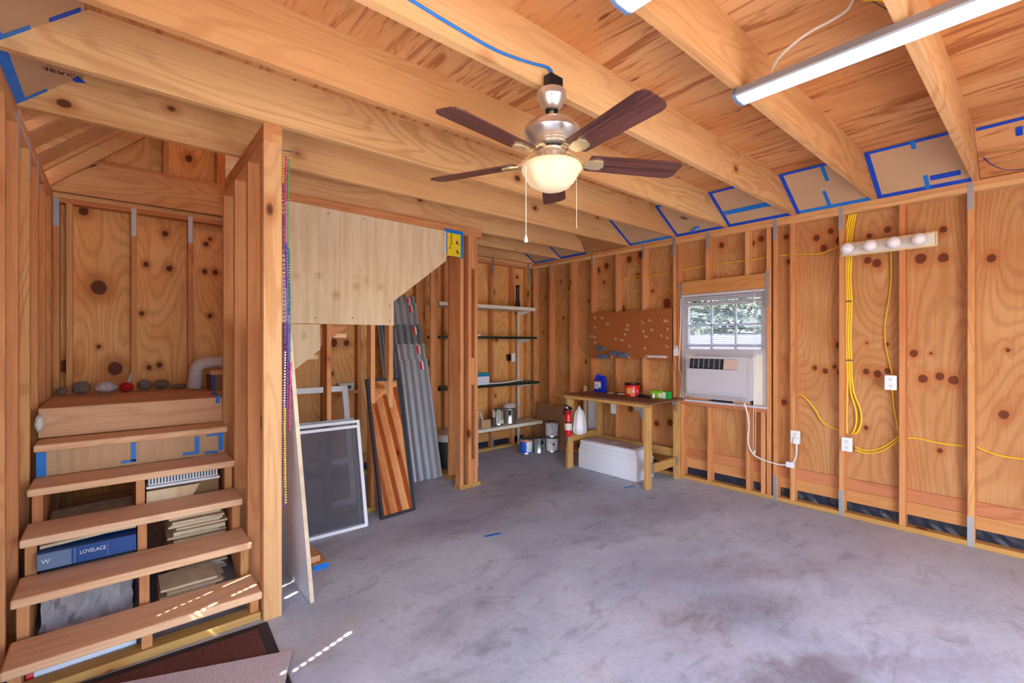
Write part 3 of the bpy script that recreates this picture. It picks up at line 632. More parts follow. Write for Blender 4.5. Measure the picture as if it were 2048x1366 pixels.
# riser closed with cardboard
cb = thing('riser_cardboard', 'ribbed cardboard strip taped over a stair riser with blue tape', 'cardboard', (.1, 3.74, .695))
q = MB(); n = 46
for i in range(n + 1):
    x = -.335 + .905 * i / n; dy = .0025 * math.sin(i * 2.1) + (.004 if i % 9 == 0 else 0)
    q.v += [(x, 3.702 + dy, .697), (x, 3.702 + dy, .838), (x, 3.711, .838), (x, 3.711, .697)]
for i in range(n):
    for k in range(4): q.f.append((i * 4 + k, i * 4 + (k + 1) % 4, i * 4 + 4 + (k + 1) % 4, i * 4 + 4 + k))
q.build('sheet', M['cardboard'], cb)
for x0, x1, z0, z1 in ((-.335, -.295, .70, .835), (.075, .098, .72, .835), (.03, .098, .715, .73), (.40, .425, .73, .828), (.335, .425, .715, .732), (.535, .562, .72, .838), (.465, .53, .822, .838), (.455, .53, .705, .72)): MB().box(x0, x1, 3.693, 3.696, z0, z1).build('tape_strip', M['tape_light'], cb)
# ------------------------------------------------------------------ things on the landing
rr = random.Random(3)
def lump(name, label, cat, c, r, sc, mat, seed, jit=.13, group=None):
    rd = random.Random(seed); b = MB().sphere(c, r, 22, 14, sc, jit, rd); zmin = min(p[2] for p in b.v); b.v = [(p[0], p[1], p[2] - zmin + c[2]) for p in b.v]
    return tag(b.build(name, mat, smooth=True), label, cat, group)
lump('insulation_clump', 'brownish fluffy insulation clump on the landing beside a crumpled pale cloth', 'insulation', (-.195, 4.8, 1.061), .048, (1.1, .8, .95), M['wool'], 1)
lump('insulation_clump', 'small flat brownish insulation tuft in the landing corner by the stud wall', 'insulation', (-.298, 4.75, 1.061), .032, (1.0, .8, .9), M['wool'], 2)
lump('crumpled_cloth', 'crumpled pale lilac cloth lying on the landing', 'cloth', (-.055, 4.8, 1.061), .055, (1.25, .9, .75), M['cloth'], 3)
cl = lump('crumpled_cloth', 'crumpled red and white rag on the landing next to a stud', 'cloth', (.07, 4.78, 1.061), .042, (1.1, .9, .85), M['cloth_red'], 4)
b_ = MB().tube(spline([(.075, 4.79, 1.11), (.085, 4.80, 1.15), (.10, 4.81, 1.21)], 4), [.012, .014, .014, .014, .012, .012, .01, .008, .006], 8).build('corner', M['cloth'], cl, True)
lump('insulation_clump', 'dark grey-brown insulation clump on the landing between two wall studs', 'insulation', (.185, 4.84, 1.061), .042, (1.1, .8, 1.0), M['wool'], 5)
lump('insulation_clump', 'wide low grey insulation clump on the landing between two wall studs', 'insulation', (.295, 4.84, 1.061), .052, (1.05, .8, .75), M['wool'], 6)
lump('insulation_clump', 'thin flat insulation strip on the landing near the white bent duct', 'insulation', (.415, 4.84, 1.061), .045, (1.2, .7, .45), M['wool'], 7)
du = thing('flexible_duct', 'white soft bent duct hanging over a ledge on the landing', 'duct', (.53, 4.7, 1.06))
MB().tube(spline([(.505, 4.70, 1.068), (.515, 4.70, 1.15), (.515, 4.70, 1.22), (.55, 4.70, 1.268), (.62, 4.70, 1.285), (.80, 4.70, 1.28)], 6), [.055] * 8 + [.047] * 6 + [.05] * 17, 16).build('sleeve', M['cloth'], du, True)
MB().tube([(.515 + .054 * math.cos(a), 4.70 + .054 * math.sin(a), 1.19) for a in [i * .5236 for i in range(13)]], .006, 6).build('crease_ring', M['white_warm'], du, True)
bx = thing('taped_carton', 'brown carton with blue taped edges on the landing under the white duct', 'carton', (.68, 4.62, 1.06))
MB().box(.60, .84, 4.45, 4.75, 1.061, 1.19).build('carton_body', M['cardboard_grey'], bx)
MB().box(.588, .85, 4.44, 4.76, 1.191, 1.222).build('board_lid', M['pine_x'], bx)
for a in ((.596, .599, 4.45, 4.475, 1.08, 1.17), (.596, .599, 4.52, 4.54, 1.10, 1.17), (.596, .599, 4.45, 4.75, 1.17, 1.19), (.605, .62, 4.444, 4.449, 1.062, 1.19)): MB().box(*a).build('tape_strip', M['tape'], bx)
tw = MB().tube(spline([(.55, 4.1, 1.074), (.562, 4.05, 1.082), (.565, 3.99, 1.075), (.555, 3.93, 1.075), (.56, 3.885, 1.07), (.555, 3.882, 1.02)], 5), .011, 8, True, .5).build('tape_tangle', M['tape_light']); tag(tw, 'twisted piece of blue tape on the landing edge by the stud wall', 'tape')
lump('foam_blob', 'off-white expanding foam blob on the stud wall beside the top stair', 'foam', (-.335, 3.84, .93), .05, (.45, 1, 1), M['white_warm'], 9, .08)
# ------------------------------------------------------------------ things stored below the stair
tb = thing('wrapped_roll', 'long white cardboard roll with red cap under the lowest tread', 'roll', (-.1, 2.95, .0))
MB().cyl((-.262, 2.832, .04), (.075, 2.84, .04), .036, 16).build('tube_body', M['white_cool'], tb, True); MB().cyl((-.284, 2.8315, .04), (-.261, 2.832, .04), .037, 16).build('end_cap', M['red'], tb, True)
tote = thing('storage_tote', 'dark grey storage tote under the stair', 'tote', (-.1, 3.4, 0))
MB().rbox(-.283, .08, 3.215, 3.80, .0, .34, .02).build('tub', M['grey_dark'], tote, True); MB().rbox(-.286, .085, 3.205, 3.82, .332, .352, .006).build('lid', M['black'], tote)
fm = MB(); n, m_ = 14, 8; rd = random.Random(5)
for i in range(n + 1):
    for k in range(m_ + 1):
        x = -.265 + .33 * i / n; tt = k / m_; fm.v.append((x + rd.uniform(-.006, .006), 3.105 - .08 * (1 - tt) + .02 * math.sin(i * 1.3 + k) + rd.uniform(-.008, .008), .012 + .255 * tt + .008 * math.sin(i * .9)))
for i in range(n):
    for k in range(m_): fm.f.append((i * (m_ + 1) + k, i * (m_ + 1) + k + 1, (i + 1) * (m_ + 1) + k + 1, (i + 1) * (m_ + 1) + k))
o = fm.build('plastic_wrap', M['film'], None, False); tag(o, 'crumpled translucent plastic film hanging in front of the dark tote under the stair', 'plastic film')
lb = thing('flooring_box', 'long blue box lettered LOVELACE stored under the stair', 'box', (-.1, 3.2, .353))
MB().box(-.285, .085, 3.165, 3.78, .354, .435).build('carton_body', M['blue_box'], lb); MB().box(-.284, -.165, 3.160, 3.165, .356, .433).build('end_label', M['blue_grey'], lb)
MB().box(-.155, -.15, 3.160, 3.165, .356, .433).build('printed_line', M['blue_grey'], lb); MB().box(-.03, -.027, 3.160, 3.165, .36, .43).build('printed_line', M['blue_grey'], lb)
text('LOVELACE', .026, M['white'], lb, (-.085, 3.1635, .402), (R(90), 0, 0), sx=.8); text('W', .03, M['white'], lb, (-.255, 3.1590, .395), (R(90), 0, 0))
o = MB().prism([(-.28, .44), (-.03, .455), (.085, .455), (.085, .47), (-.03, .468), (-.28, .455)], 'xz', 3.22, 3.85).build('plank', M['birch']); tag(o, 'pale thin plank lying on the long blue box under the stair', 'plank')
o = MB().prism([(.14, .44), (.33, .44), (.40, .575), (.14, .575)], 'xz', 3.462, 3.475).build('plywood_scrap', M['birch']); tag(o, 'thin pale plywood scrap with a slanted edge standing under the stair', 'plywood')
def planks(name, label, x0, x1, y0, y1, z0, n, h, seed, group):
    rd = random.Random(seed)
    for k in range(n):
        dx, dy = rd.uniform(-.025, .025), rd.uniform(-.03, .02); z = z0 + k * h
        o = MB().box(x0 + dx, x1 + dx, y0 + dy, y1 + dy, z, z + h - .003).build(name, M['birch'] if k % 3 else M['ply_edge'])
        tag(o, label, 'plank', group)
planks('floor_plank', 'short pale floor plank in the low pile under the second stair', .19, .44, 3.02, 3.24, .001, 11, .0145, 4, 'low pile of plank offcuts under the stair')
planks('floor_plank', 'pale floor plank in the tall pile under the upper stairs', .25, .505, 3.30, 3.83, .001, 30, .0145, 6, 'tall pile of planks under the stair')
vg = thing('vent_grille', 'white slotted vent grille lying on the plank pile under the stair', 'grille', (.35, 3.5, .44))
MB().box(.15, .50, 3.50, 3.515, .60, .651).build('frame', M['white'], vg)
MB().box(.14, .51, 3.48, 3.82, .585, .598).build('flange', M['white'], vg)
for k in range(22): MB().box(.158 + k * .0155, .165 + k * .0155, 3.496, 3.4995, .607, .645).build('slot', M['grey_dark'], vg)
o = MB().box(.15, .51, 3.52, 3.82, .445, .583).build('carton', M['cardboard_grey']); tag(o, 'plain brown carton under the white vent grille below the stair', 'carton')
# ------------------------------------------------------------------ mats
mt = thing('door_mat', 'brown carpet mat with black rubber border at the foot of the stair', 'mat', (.1, 2.3, 0), (0, 0, R(-3)))
MB().rbox(-.48, .48, -.55, .375, .0, .008, .003, 1).build('rubber_border', M['mat_border'], mt, local=True); MB().box(-.43, .43, -.50, .325, .008, .013).build('carpet', M['mat_brown'], mt, local=True)
rg = MB(); n = 24
ru = MB().rbox(-.42, .42, -.45, 0, .0, .010, .003, 1).build('grey_rug', M['rug_grey']); ru.location = (.235, 2.46, .0135); ru.rotation_euler = (0, 0, R(-22)); tag(ru, 'grey fuzzy rug lying askew on top of the brown mat', 'rug')
bm = bmesh.new(); bm.from_mesh(ru.data); bmesh.ops.translate(bm, verts=bm.verts, vec=(0, -.225, 0)); bm.to_mesh(ru.data); bm.free()
# ------------------------------------------------------------------ blocks, floor tape
o = lumber('wood_block', .95, 1.05, 3.05, 3.30, .0, .038, M['pine_y']); tag(o, 'lower pine offcut on the floor with blue tape on its end', 'wood block'); MB().box(.952, 1.048, 3.046, 3.0495, .002, .036).build('tape_end', M['tape_light'], o)
o = lumber('wood_block', .925, 1.01, 3.09, 3.33, .0385, .076, M['pine_y']); tag(o, 'upper pine offcut lying on another offcut on the floor', 'wood block')
for (x0, y0, x1, y1, lab) in ((2.10, 2.765, 2.23, 2.735, 'short strip of blue tape on open concrete floor'), (3.865, 2.79, 3.99, 2.755, 'short strip of blue tape on the floor near the workbench leg')):
    d = Vector((x1 - x0, y1 - y0, 0)); nn = Vector((-d.y, d.x, 0)).normalized() * .014
    P = [Vector((x0, y0, 0)), Vector((x1, y1, 0))]
    o = MB().add([P[0] - nn, P[1] - nn, P[1] + nn, P[0] + nn] + [p + Vector((0, 0, .002)) for p in (P[0] - nn, P[1] - nn, P[1] + nn, P[0] + nn)], [(0, 3, 2, 1), (4, 5, 6, 7), (0, 1, 5, 4), (1, 2, 6, 5), (2, 3, 7, 6), (3, 0, 4, 7)]).build('floor_tape', M['tape_light']); tag(o, lab, 'tape')
# ------------------------------------------------------------------ leaning white sheet
sh = thing('leaning_panel', 'tall white faced panel with pale wood edge leaning beside the stair post', 'panel', (.845, 2.69, 0), (0, R(-4.5), 0))
MB().box(-.020, -.006, 0, 1.02, .002, 1.57).build('white_face', M['white_cool'], sh, local=True); MB().box(-.006, .0, 0, 1.02, .002, 1.57).build('wood_back', M['birch'], sh, local=True); MB().box(-.0205, .0005, -.005, 0, .002, 1.57).build('edge_band', M['ply_edge'], sh, local=True)
# ------------------------------------------------------------------ screens, frame, mirror
def screen(name, label, x, y, w, h, tilt, mid=False, mat='white'):
    t_ = thing(name, label, 'screen', (x, y, 0), (R(-tilt), 0, R(-1)))
    for a in ((0, .022, 0, h), (w - .022, w, 0, h)): MB().box(a[0], a[1], 0, .012, a[2], a[3]).build('frame_stile', M[mat], t_, local=True)
    for z in (0, h - .022): MB().box(.022, w - .022, 0, .012, z, z + .022).build('frame_rail', M[mat], t_, local=True)
    MB().box(.022, w - .022, .005, .006, .022, h - .022).build('mesh', M['insect_screen'], t_, local=True)
    return t_
screen('window_screen', 'white framed dark insect screen, the front one leaning on the closet studs', 1.03, 3.535, .49, .80, 13)
screen('window_screen', 'white framed insect screen leaning right behind another screen', 1.045, 3.562, .49, .835, 13)
screen('window_screen', 'grey framed insect screen, rearmost of the three leaning on the closet studs', 1.02, 3.59, .48, .85, 13, mat='grey')
fr = thing('sash_frame', 'tall white wooden window frame with cross bars leaning inside the closet', 'window frame', (1.12, 4.12, 0), (R(-12), 0, 0))
for x in (0, .50): MB().box(x, x + .05, 0, .03, 0, 1.07).build('stile', M['white'], fr, local=True)
for z in (0, .36, .68, 1.02): MB().box(.05, .50, .002, .028, z, z + .05).build('rail', M['white'], fr, local=True)
mi = thing('mirror', 'black framed mirror leaning against the closet stud', 'mirror', (1.655, 3.575, 0), (R(-13.2), 0, R(4)))
MW, MH = .325, 1.17
for a in ((0, .024, 0, MH), (MW - .024, MW, 0, MH), (.024, MW - .024, 0, .024), (.024, MW - .024, MH - .024, MH)): MB().box(a[0], a[1], -.006, .018, a[2], a[3]).build('frame_bar', M['mat_border'], mi, local=True)
MB().box(.022, MW - .022, .004, .012, .022, MH - .022).build('mirror_glass', M['mirror'], mi, local=True)
# storm panels
def storm(k, x, y, w, h, tilt, rz, label_t):
    t_ = thing('storm_panel', label_t, 'storm panel', (x, y, 0), (R(-tilt), 0, R(rz)))
    q = MB(); nr = 4; pr = []
    p = w / nr
    for i in range(nr): pr += [(i * p, 0), (i * p + p * .32, 0), (i * p + p * .5, .045), (i * p + p * .82, .045)]
    pr.append((w, 0)); n = len(pr)
    for z in (.003, h):
        for d in (0, .0015): q.v += [(a, -b - d, z) for a, b in pr]
    q.f += [(i, i + 1, 2 * n + i + 1, 2 * n + i) for i in range(n - 1)] + [(n + i + 1, n + i, 3 * n + i, 3 * n + i + 1) for i in range(n - 1)]
    q.f += [(2 * n + i, 2 * n + i + 1, 3 * n + i + 1, 3 * n + i) for i in range(n - 1)] + [(n + i, n + i + 1, i + 1, i) for i in range(n - 1)] + [(0, 2 * n, 3 * n, n), (n - 1, 2 * n - 1, 4 * n - 1, 3 * n - 1)]
    q.build('corrugated_sheet', M['alu'] if k % 3 else M['alu_dark'], t_, local=True)
    lx = p * 2 + p * .55
    MB().box(lx, lx + .026, -.050, -.047, h - .12, h - .03).build('red_sticker', M['red_label'], t_, local=True); MB().box(lx + .026, lx + .044, -.050, -.047, h - .12, h - .03).build('white_sticker', M['white'], t_, local=True)
    for i in range(3): MB().cyl((i * p * 1.3 + p * .16, -.004, h - .03), (i * p * 1.3 + p * .16, .002, h - .03), .007, 8).build('bolt_hole', M['grey_dark'], t_, local=True)
    return t_
sp = [(2.355, 4.43, .33, 2.05, 14.0, 0), (2.355, 4.40, .33, 1.96, 14.0, 0), (2.355, 4.37, .33, 1.70, 14.0, 0), (2.355, 4.34, .33, 1.48, 14.0, 0), (2.355, 4.31, .33, 1.30, 14.0, 0)]
nm_ = ['tallest', 'second tallest', 'middle height', 'second shortest', 'shortest']
for k, a in enumerate(sp): storm(k + 1, *a, 'corrugated metal storm panel with red sticker, the %s of the leaning stack' % nm_[k])
storm(0, 2.20, 4.43, .145, 1.75, 14, 0, 'narrow dull metal storm panel leaning at the back of the stack')
bxr = thing('hardware_box', 'small white and red box on the block between closet wall studs', 'box', (1.88, 4.97, .938))
MB().box(1.80, 1.97, 4.935, 5.0, .939, 1.02).build('carton', M['white_warm'], bxr); MB().prism([(1.80, .94), (1.87, .94), (1.80, 1.01)], 'xz', 4.931, 4.934).build('red_print', M['red_label'], bxr); MB().cyl((1.92, 4.930, .975), (1.92, 4.934, .975), .02, 12).build('printed_ring', M['grey_dark'], bxr)
pkb = thing('pink_bag', 'pinkish plastic wrapped bundle tucked under the stair stringer', 'bag', (1.75, 4.6, 1.55))
# small bucket behind the partition
bk = thing('bucket', 'dark grey bucket with white lid standing behind the partition stud', 'bucket', (3.02, 4.62, 0))
MB().lathe([(.10, .001), (.115, .30), (.118, .31)], 20, (2.95, 4.62, 0)).build('bucket_body', M['grey_dark'], bk, True); MB().lathe([(.12, .31), (.122, .36), (.10, .38)], 20, (2.95, 4.62, 0)).build('lid', M['white'], bk, True)
bpy.data.objects.remove(pkb)
# ------------------------------------------------------------------ shelving
us = thing('shelf_standard', 'white slotted shelf upright fixed to the wall behind the shelves', 'shelf upright', (4.345, 4.92, 0))
MB().box(4.325, 4.352, 4.912, 4.928, .02, 1.92).build('channel', M['white'], us)
for k in range(70): MB().box(4.331, 4.335, 4.910, 4.9118, .06 + k * .026, .072 + k * .026).box(4.342, 4.346, 4.910, 4.9118, .06 + k * .026, .072 + k * .026).build('slot_pair', M['grey_dark'], us)
us2 = thing('shelf_standard', 'white slotted shelf upright near the partition studs', 'shelf upright', (2.9, 3.9, 0)); 
MB().box(2.8005, 2.812, 3.81, 3.84, .20, .75).build('channel', M['white'], us2)
for k in range(20): MB().box(2.8002, 2.8125, 3.8090, 3.8098, .22 + k * .026, .232 + k * .026).build('slot_pair', M['grey_dark'], us2)
def shelf(label, z, th, mat, y0, x1, brk=True):
    t_ = thing('wall_shelf', label, 'shelf', (3.9, 4.75, z))
    MB().rbox(2.86, x1, y0, 4.905, z - th, z, .004, 1).build('board', mat, t_)
    if brk: MB().prism([(4.908, z - th), (y0 + .05, z - th), (y0 + .05, z - th - .015), (4.908, z - th - .06)], 'yz', 4.335, 4.342).build('bracket', M['white'], t_)
    return t_
shelf('white wall shelf, the topmost of four', 1.935, .045, M['white_warm'], 4.63, 4.40); shelf('narrow dark green wall shelf, the upper of two green ones', 1.535, .03, M['green_dark'], 4.63, 4.43); shelf('dark green wall shelf holding a small box, the lower of two', .925, .032, M['green_dark'], 4.60, 4.445); shelf('pale wooden bottom shelf holding paint cans', .385, .04, M['white_warm'], 4.56, 4.47)
ff = thing('flashlight', 'black tube flashlight standing on the top white shelf', 'flashlight', (4.18, 4.78, 1.935))
MB().lathe([(.033, 0), (.033, .06), (.024, .11), (.024, .27), (.026, .275)], 16, (4.20, 4.78, 1.936)).build('tube_body', M['black'], ff, True); MB().lathe([(.027, 0), (.029, .015), (.024, .03)], 16, (4.20, 4.78, 2.212)).build('end_cap', M['black_gloss'], ff, True)
o = MB().box(3.42, 3.46, 4.64, 4.66, 1.536, 1.56).build('paper_scrap', M['white']); tag(o, 'small white scrap on the upper dark green shelf', 'scrap')
bb = thing('glove_box', 'small white and blue carton on the lower green shelf', 'box', (3.5, 4.68, .925))
MB().box(3.40, 3.59, 4.63, 4.74, .926, 1.04).build('carton', M['white_cool'], bb); MB().box(3.399, 3.591, 4.629, 4.741, 1.03, 1.075).build('teal_top', M['teal'], bb)
o = MB().tube(spline([(3.60, 4.68, .935), (3.75, 4.65, .932), (3.95, 4.64, .94), (4.15, 4.66, .955), (4.22, 4.70, .935)], 6), .008, 8).build('extension_lead', M['white']); tag(o, 'loose white cord lying along the lower green shelf', 'cord')
def can(label, x, y, z, r, h, body='steel', wrap=None, band=None, handle=True, lid=True, wr=(.12, .92), group=None):
    t_ = thing('paint_can', label, 'paint can', (x, y, z), group=group)
    MB().lathe([(r * .98, .001), (r, .004), (r, .01), (r * .985, .014), (r * .985, h - .014), (r, h - .01), (r, h - .002), (r * .9, h)], 28, (x, y, z)).build('can_body', M[body], t_, True)
    if wrap: MB().lathe([(r * .993, h * wr[0]), (r * .993, h * wr[1])], 28, (x, y, z)).build('paper_label', M[wrap], t_, True)
    if lid: MB().lathe([(r * .86, h), (r * .86, h + .003), (r * .7, h + .003), (r * .68, h - .0)], 28, (x, y, z)).build('lid', M['steel'], t_, True)
    if handle:
        pts = [(x - r * 1.03 * math.cos(a) * .72 + r * .0, y - r * 1.03 * .72 * math.cos(a) * .0 - r * (.75 + .33 * math.sin(a)), z + h * .72 - r * .95 * math.sin(a)) for a in [math.pi * i / 12 for i in range(13)]]
        MB().tube(pts, .002, 6).build('wire_handle', M['grey_dark'], t_)
        MB().sphere((x - r * .78, y - r * .7, z + h * .73), .009, 8, 6).build('handle_ear', M['steel'], t_, True)
    return t_
c1 = can('blue and white labelled paint can on the floor below the bottom shelf', 4.10, 4.50, 0, .083, .19, 'steel', 'blue_can')
wh_ = MB().lathe([(.0832, .035), (.0832, .165)], 28, (4.10, 4.50, 0)).build('white_half', M['white'], c1, True)
me = wh_.data
bm = bmesh.new(); bm.from_mesh(me); bmesh.ops.delete(bm, geom=[f for f in bm.faces if len(f.verts) > 4 or f.calc_center_median().x * .76 - f.calc_center_median().y * .65 < .004], context='FACES'); bm.to_mesh(me); bm.free()
MB().lathe([(.0834, .165), (.0834, .18)], 28, (4.10, 4.50, 0)).build('orange_band', M['orange'], c1, True)
c2 = can('bare grey steel paint can with dark label on the floor between other cans', 4.275, 4.44, 0, .083, .19, 'steel', None); MB().box(4.235, 4.275, 4.352, 4.356, .12, .165).build('dark_label', M['black'], c2)
c3 = can('white paint can on the floor with another can stacked on it', 4.44, 4.36, 0, .085, .195, 'steel', 'white'); MB().sphere((4.40, 4.283, .11), .018, 8, 6, (1, .2, 1)).build('purple_print', M['purple'], c3, True)
c4 = can('white paint can stacked on top of another by the cardboard sheet', 4.44, 4.36, .2, .085, .195, 'steel', 'white_cool'); 
for dz in (.05, .15): MB().sphere((4.385, 4.297, .2 + dz), .011, 8, 6, (1, .3, 1)).build('blue_print', M['blue'], c4, True)
c5 = can('paint splattered white can on the pale bottom shelf', 3.79, 4.70, .386, .078, .20, 'steel', 'white_warm', handle=False)
rd = random.Random(2)
for k in range(9):
    a = R(-150 + k * 13); hh = rd.uniform(.05, .17); MB().tube([(3.79 + .0795 * math.cos(a), 4.70 + .0795 * math.sin(a), .386 + .19), (3.79 + .0795 * math.cos(a), 4.70 + .0795 * math.sin(a), .386 + .19 - hh)], rd.uniform(.006, .013), 6, True, .3).build('paint_drip', M['grey_dark'] if k < 4 else M['mat_brown'], c5)
c6 = can('grey steel can with a crumpled rag on its lid on the bottom shelf', 3.985, 4.70, .386, .085, .19, 'steel', None, handle=False); MB().box(3.915, 3.955, 4.625, 4.630, .50, .565).build('dark_label', M['black'], c6)
lump('crumpled_rag', 'crumpled white rag on top of a grey steel can', 'rag', (3.99, 4.70, .579), .075, (1.25, .9, .45), M['cloth'], 12, .2)
jr = thing('brush_jar', 'dark jar holding a white brush beside the splattered can', 'jar', (3.68, 4.70, .386)); MB().lathe([(.03, 0), (.032, .08), (.022, .1), (.022, .11)], 14, (3.685, 4.66, .386)).build('jar_body', M['grey_dark'], jr, True); MB().cyl((3.685, 4.66, .49), (3.67, 4.66, .60), .008, 8).build('brush_handle', M['white'], jr)
cx = thing('supply_carton', 'small open cardboard box of brushes on the bottom shelf', 'box', (3.52, 4.66, .386))
for a in ((3.45, 3.59, 4.60, 4.604), (3.45, 3.59, 4.72, 4.724), (3.45, 3.454, 4.604, 4.72), (3.586, 3.59, 4.604, 4.72)): MB().box(*a, .386, .49).build('carton_side', M['cardboard'], cx)
MB().box(3.454, 3.586, 4.604, 4.72, .386, .39).build('carton_bottom', M['cardboard'], cx)
bs = thing('paintbrush', 'white handled paintbrush standing in the small open box', 'brush', (3.50, 4.65, .39)); MB().tube([(3.51, 4.65, .392), (3.49, 4.65, .50), (3.465, 4.65, .58)], [.010, .011, .007], 8).build('handle', M['white_warm'], bs, True)
o = MB().rbox(3.53, 3.578, 4.63, 4.68, .46, .53, .006).build('small_box', M['white']); tag(o, 'small white box sticking out of the small open carton', 'box'); o.location.z = .391
o = MB().sphere((4.25, 4.70, .392), .05, 12, 6, (1.5, 1, .16)).build('folded_cloth', M['cloth'], None, True); tag(o, 'flat folded white cloth on the bottom shelf near the room corner', 'cloth'); o.location.z = .3855
# outlet box and cable at the shelf wall
ob = thing('outlet_box', 'white electrical outlet on the stud behind the shelves', 'outlet', (4.24, 4.92, 1.19)); MB().rbox(4.20, 4.275, 4.912, 4.928, 1.19, 1.31, .005).build('plate', M['white'], ob); MB().box(4.155, 4.2, 4.915, 4.95, 1.20, 1.29).build('side_box', M['black'], ob)
def cable(pts, label, r=.006, mat='cable', name='electrical_cable', cat='cable', group=None, flat=.55):
    o = MB().tube(spline(pts, 7), r, 8, True, flat).build(name, M[mat], None, True); return tag(o, label, cat, group)
cable([(4.215, 4.94, 1.20), (4.205, 4.955, 1.05), (4.225, 4.955, .93), (4.20, 4.96, .75), (4.16, 4.97, .62)], 'yellow cable dropping from the outlet box behind the shelves')
cable([(3.52, 4.985, .62), (3.62, 4.985, .60), (3.72, 4.985, .63), (3.84, 4.985, .65)], 'short yellow cable run between studs above the bottom shelf')
cable([(4.31, 4.985, .74), (4.40, 4.985, .73), (4.50, 4.985, .735)], 'short yellow cable run beside the white shelf upright')
o = MB().tube(spline([(4.66, 4.52, .74), (4.66, 4.35, .72), (4.66, 4.21, .70)], 5), .004, 6).build('electrical_cable', M['cable']); tag(o, 'thin yellow cable low in the corner bay of the wall', 'cable')
cs = thing('cardboard_sheet', 'large plain brown cardboard sheet leaning in the room corner', 'cardboard', (4.535, 4.22, 0), (0, R(6.5), 0))
MB().box(0, .008, 0, .60, .002, .60).build('sheet', M['cardboard_grey'], cs, local=True)
for a in ((.28, .40), (.38, .30), (.12, .52)): MB().box(-.0012, 0, a[0], a[0] + .03, a[1], a[1] + .012).build('torn_spot', M['cardboard'], cs, local=True)
lump('paper_wad', 'crumpled pinkish paper stuck on the stud above the cardboard sheet', 'paper', (4.60, 4.14, .62), .03, (.5, .9, 1.6), M['cloth'], 14, .25)
# ------------------------------------------------------------------ workbench
wbn = thing('workbench', 'wooden workbench with metal corner braces against the wall', 'workbench', (4.3, 3.1, 0))
BZ = .86; BY0, BY1 = 2.55, 3.71
for x, y in ((3.985, 2.60), (3.985, 3.645), (4.53, 2.60), (4.53, 3.645)): lumber('leg', x, x + .085, y, y + .04, 0, BZ - .02, M['treated_z'], wbn)
MB().rbox(3.965, 4.612, BY0, BY1, BZ - .02, BZ, .003, 1).build('top', M['worn'], wbn)
lumber('apron', 3.968, 4.006, BY0 + .01, BY1 - .01, BZ - .05, BZ - .02, M['treated_y'], wbn, .002)
lumber('stretcher', 4.07, 4.53, 2.602, 2.638, .145, .235, M['treated_x'], wbn); lumber('stretcher', 4.07, 4.53, 3.648, 3.684, .30, .39, M['treated_x'], wbn); lumber('stretcher', 4.575, 4.613, 2.64, 3.645, .22, .31, M['treated_y'], wbn)
MB().prism([(2.64, BZ - .05), (2.76, BZ - .05), (2.74, BZ - .085), (2.68, BZ - .095), (2.665, BZ - .16), (2.64, BZ - .18)], 'yz', 3.978, 3.983).build('brace', M['galv'], wbn)
MB().prism([(4.535, BZ - .022), (4.43, BZ - .022), (4.44, BZ - .055), (4.50, BZ - .065), (4.51, BZ - .13), (4.535, BZ - .15)], 'xz', 2.594, 2.599).build('brace', M['galv'], wbn)
MB().box(3.975, 3.984, 3.60, 3.69, BZ - .055, BZ - .022).box(3.975, 3.984, 3.668, 3.69, BZ - .16, BZ - .055).build('brace', M['galv'], wbn)
for a in ((4.055, 4.10, 2.5975, 2.601, .14, .235), (4.515, 4.56, 2.5975, 2.601, .15, .245)): MB().box(*a).build('brace', M['galv'], wbn)
MB().box(3.981, 3.9845, 3.648, 3.683, .30, .38).build('brace', M['galv'], wbn)
# cooler
co = thing('foam_cooler', 'long white polystyrene cooler on the floor under the workbench', 'cooler', (4.26, 3.2, 0))
MB().rbox(4.10, 4.42, 2.80, 3.60, .001, .235, .014, 2).build('tub', M['foam'], co, True)
MB().rbox(4.112, 4.41, 2.81, 3.59, .232, .275, .008, 2).build('lid_rim', M['foam'], co, True); MB().rbox(4.118, 4.40, 2.815, 3.585, .272, .325, .01, 2).build('lid', M['foam'], co, True); MB().rbox(4.16, 4.36, 2.88, 3.52, .3235, .327, .001, 1).build('lid_recess', M['foam_old'], co)
MB().box(4.24, 4.28, 3.15, 3.25, .3265, .3285).build('lid_mark', M['foam'], co)
# extinguisher
ex = thing('fire_extinguisher', 'red fire extinguisher hung on the workbench leg', 'extinguisher', (3.93, 3.60, .38)); ex_x, ex_y = 3.932, 3.60
MB().lathe([(.036, 0), (.041, .006), (.042, .02), (.042, .235), (.036, .265), (.02, .285), (.016, .30)], 20, (ex_x, ex_y, .385)).build('cylinder', M['red'], ex, True)
MB().lathe([(.0424, .075), (.0424, .15)], 20, (ex_x, ex_y, .385)).build('white_label', M['white_warm'], ex, True); MB().lathe([(.0428, .155), (.0428, .168)], 20, (ex_x, ex_y, .385)).build('strap', M['black'], ex, True)
MB().lathe([(.018, 0), (.02, .02), (.014, .03)], 14, (ex_x, ex_y, .683)).build('valve', M['black'], ex, True); MB().prism([(3.60 - .055, .70), (3.60 + .05, .735), (3.60 + .05, .745), (3.60 - .06, .715)], 'yz', ex_x - .009, ex_x + .009).build('lever', M['black'], ex)
MB().tube(spline([(ex_x, 3.615, .70), (ex_x - .01, 3.655, .68), (ex_x - .005, 3.655, .62)], 5), .011, 8).build('nozzle', M['black'], ex, True); MB().sphere((ex_x - .02, 3.60, .712), .012, 10, 6).build('gauge', M['white'], ex, True)
MB().box(3.974, 3.9795, 3.585, 3.615, .42, .70).build('wall_bracket', M['steel'], ex)
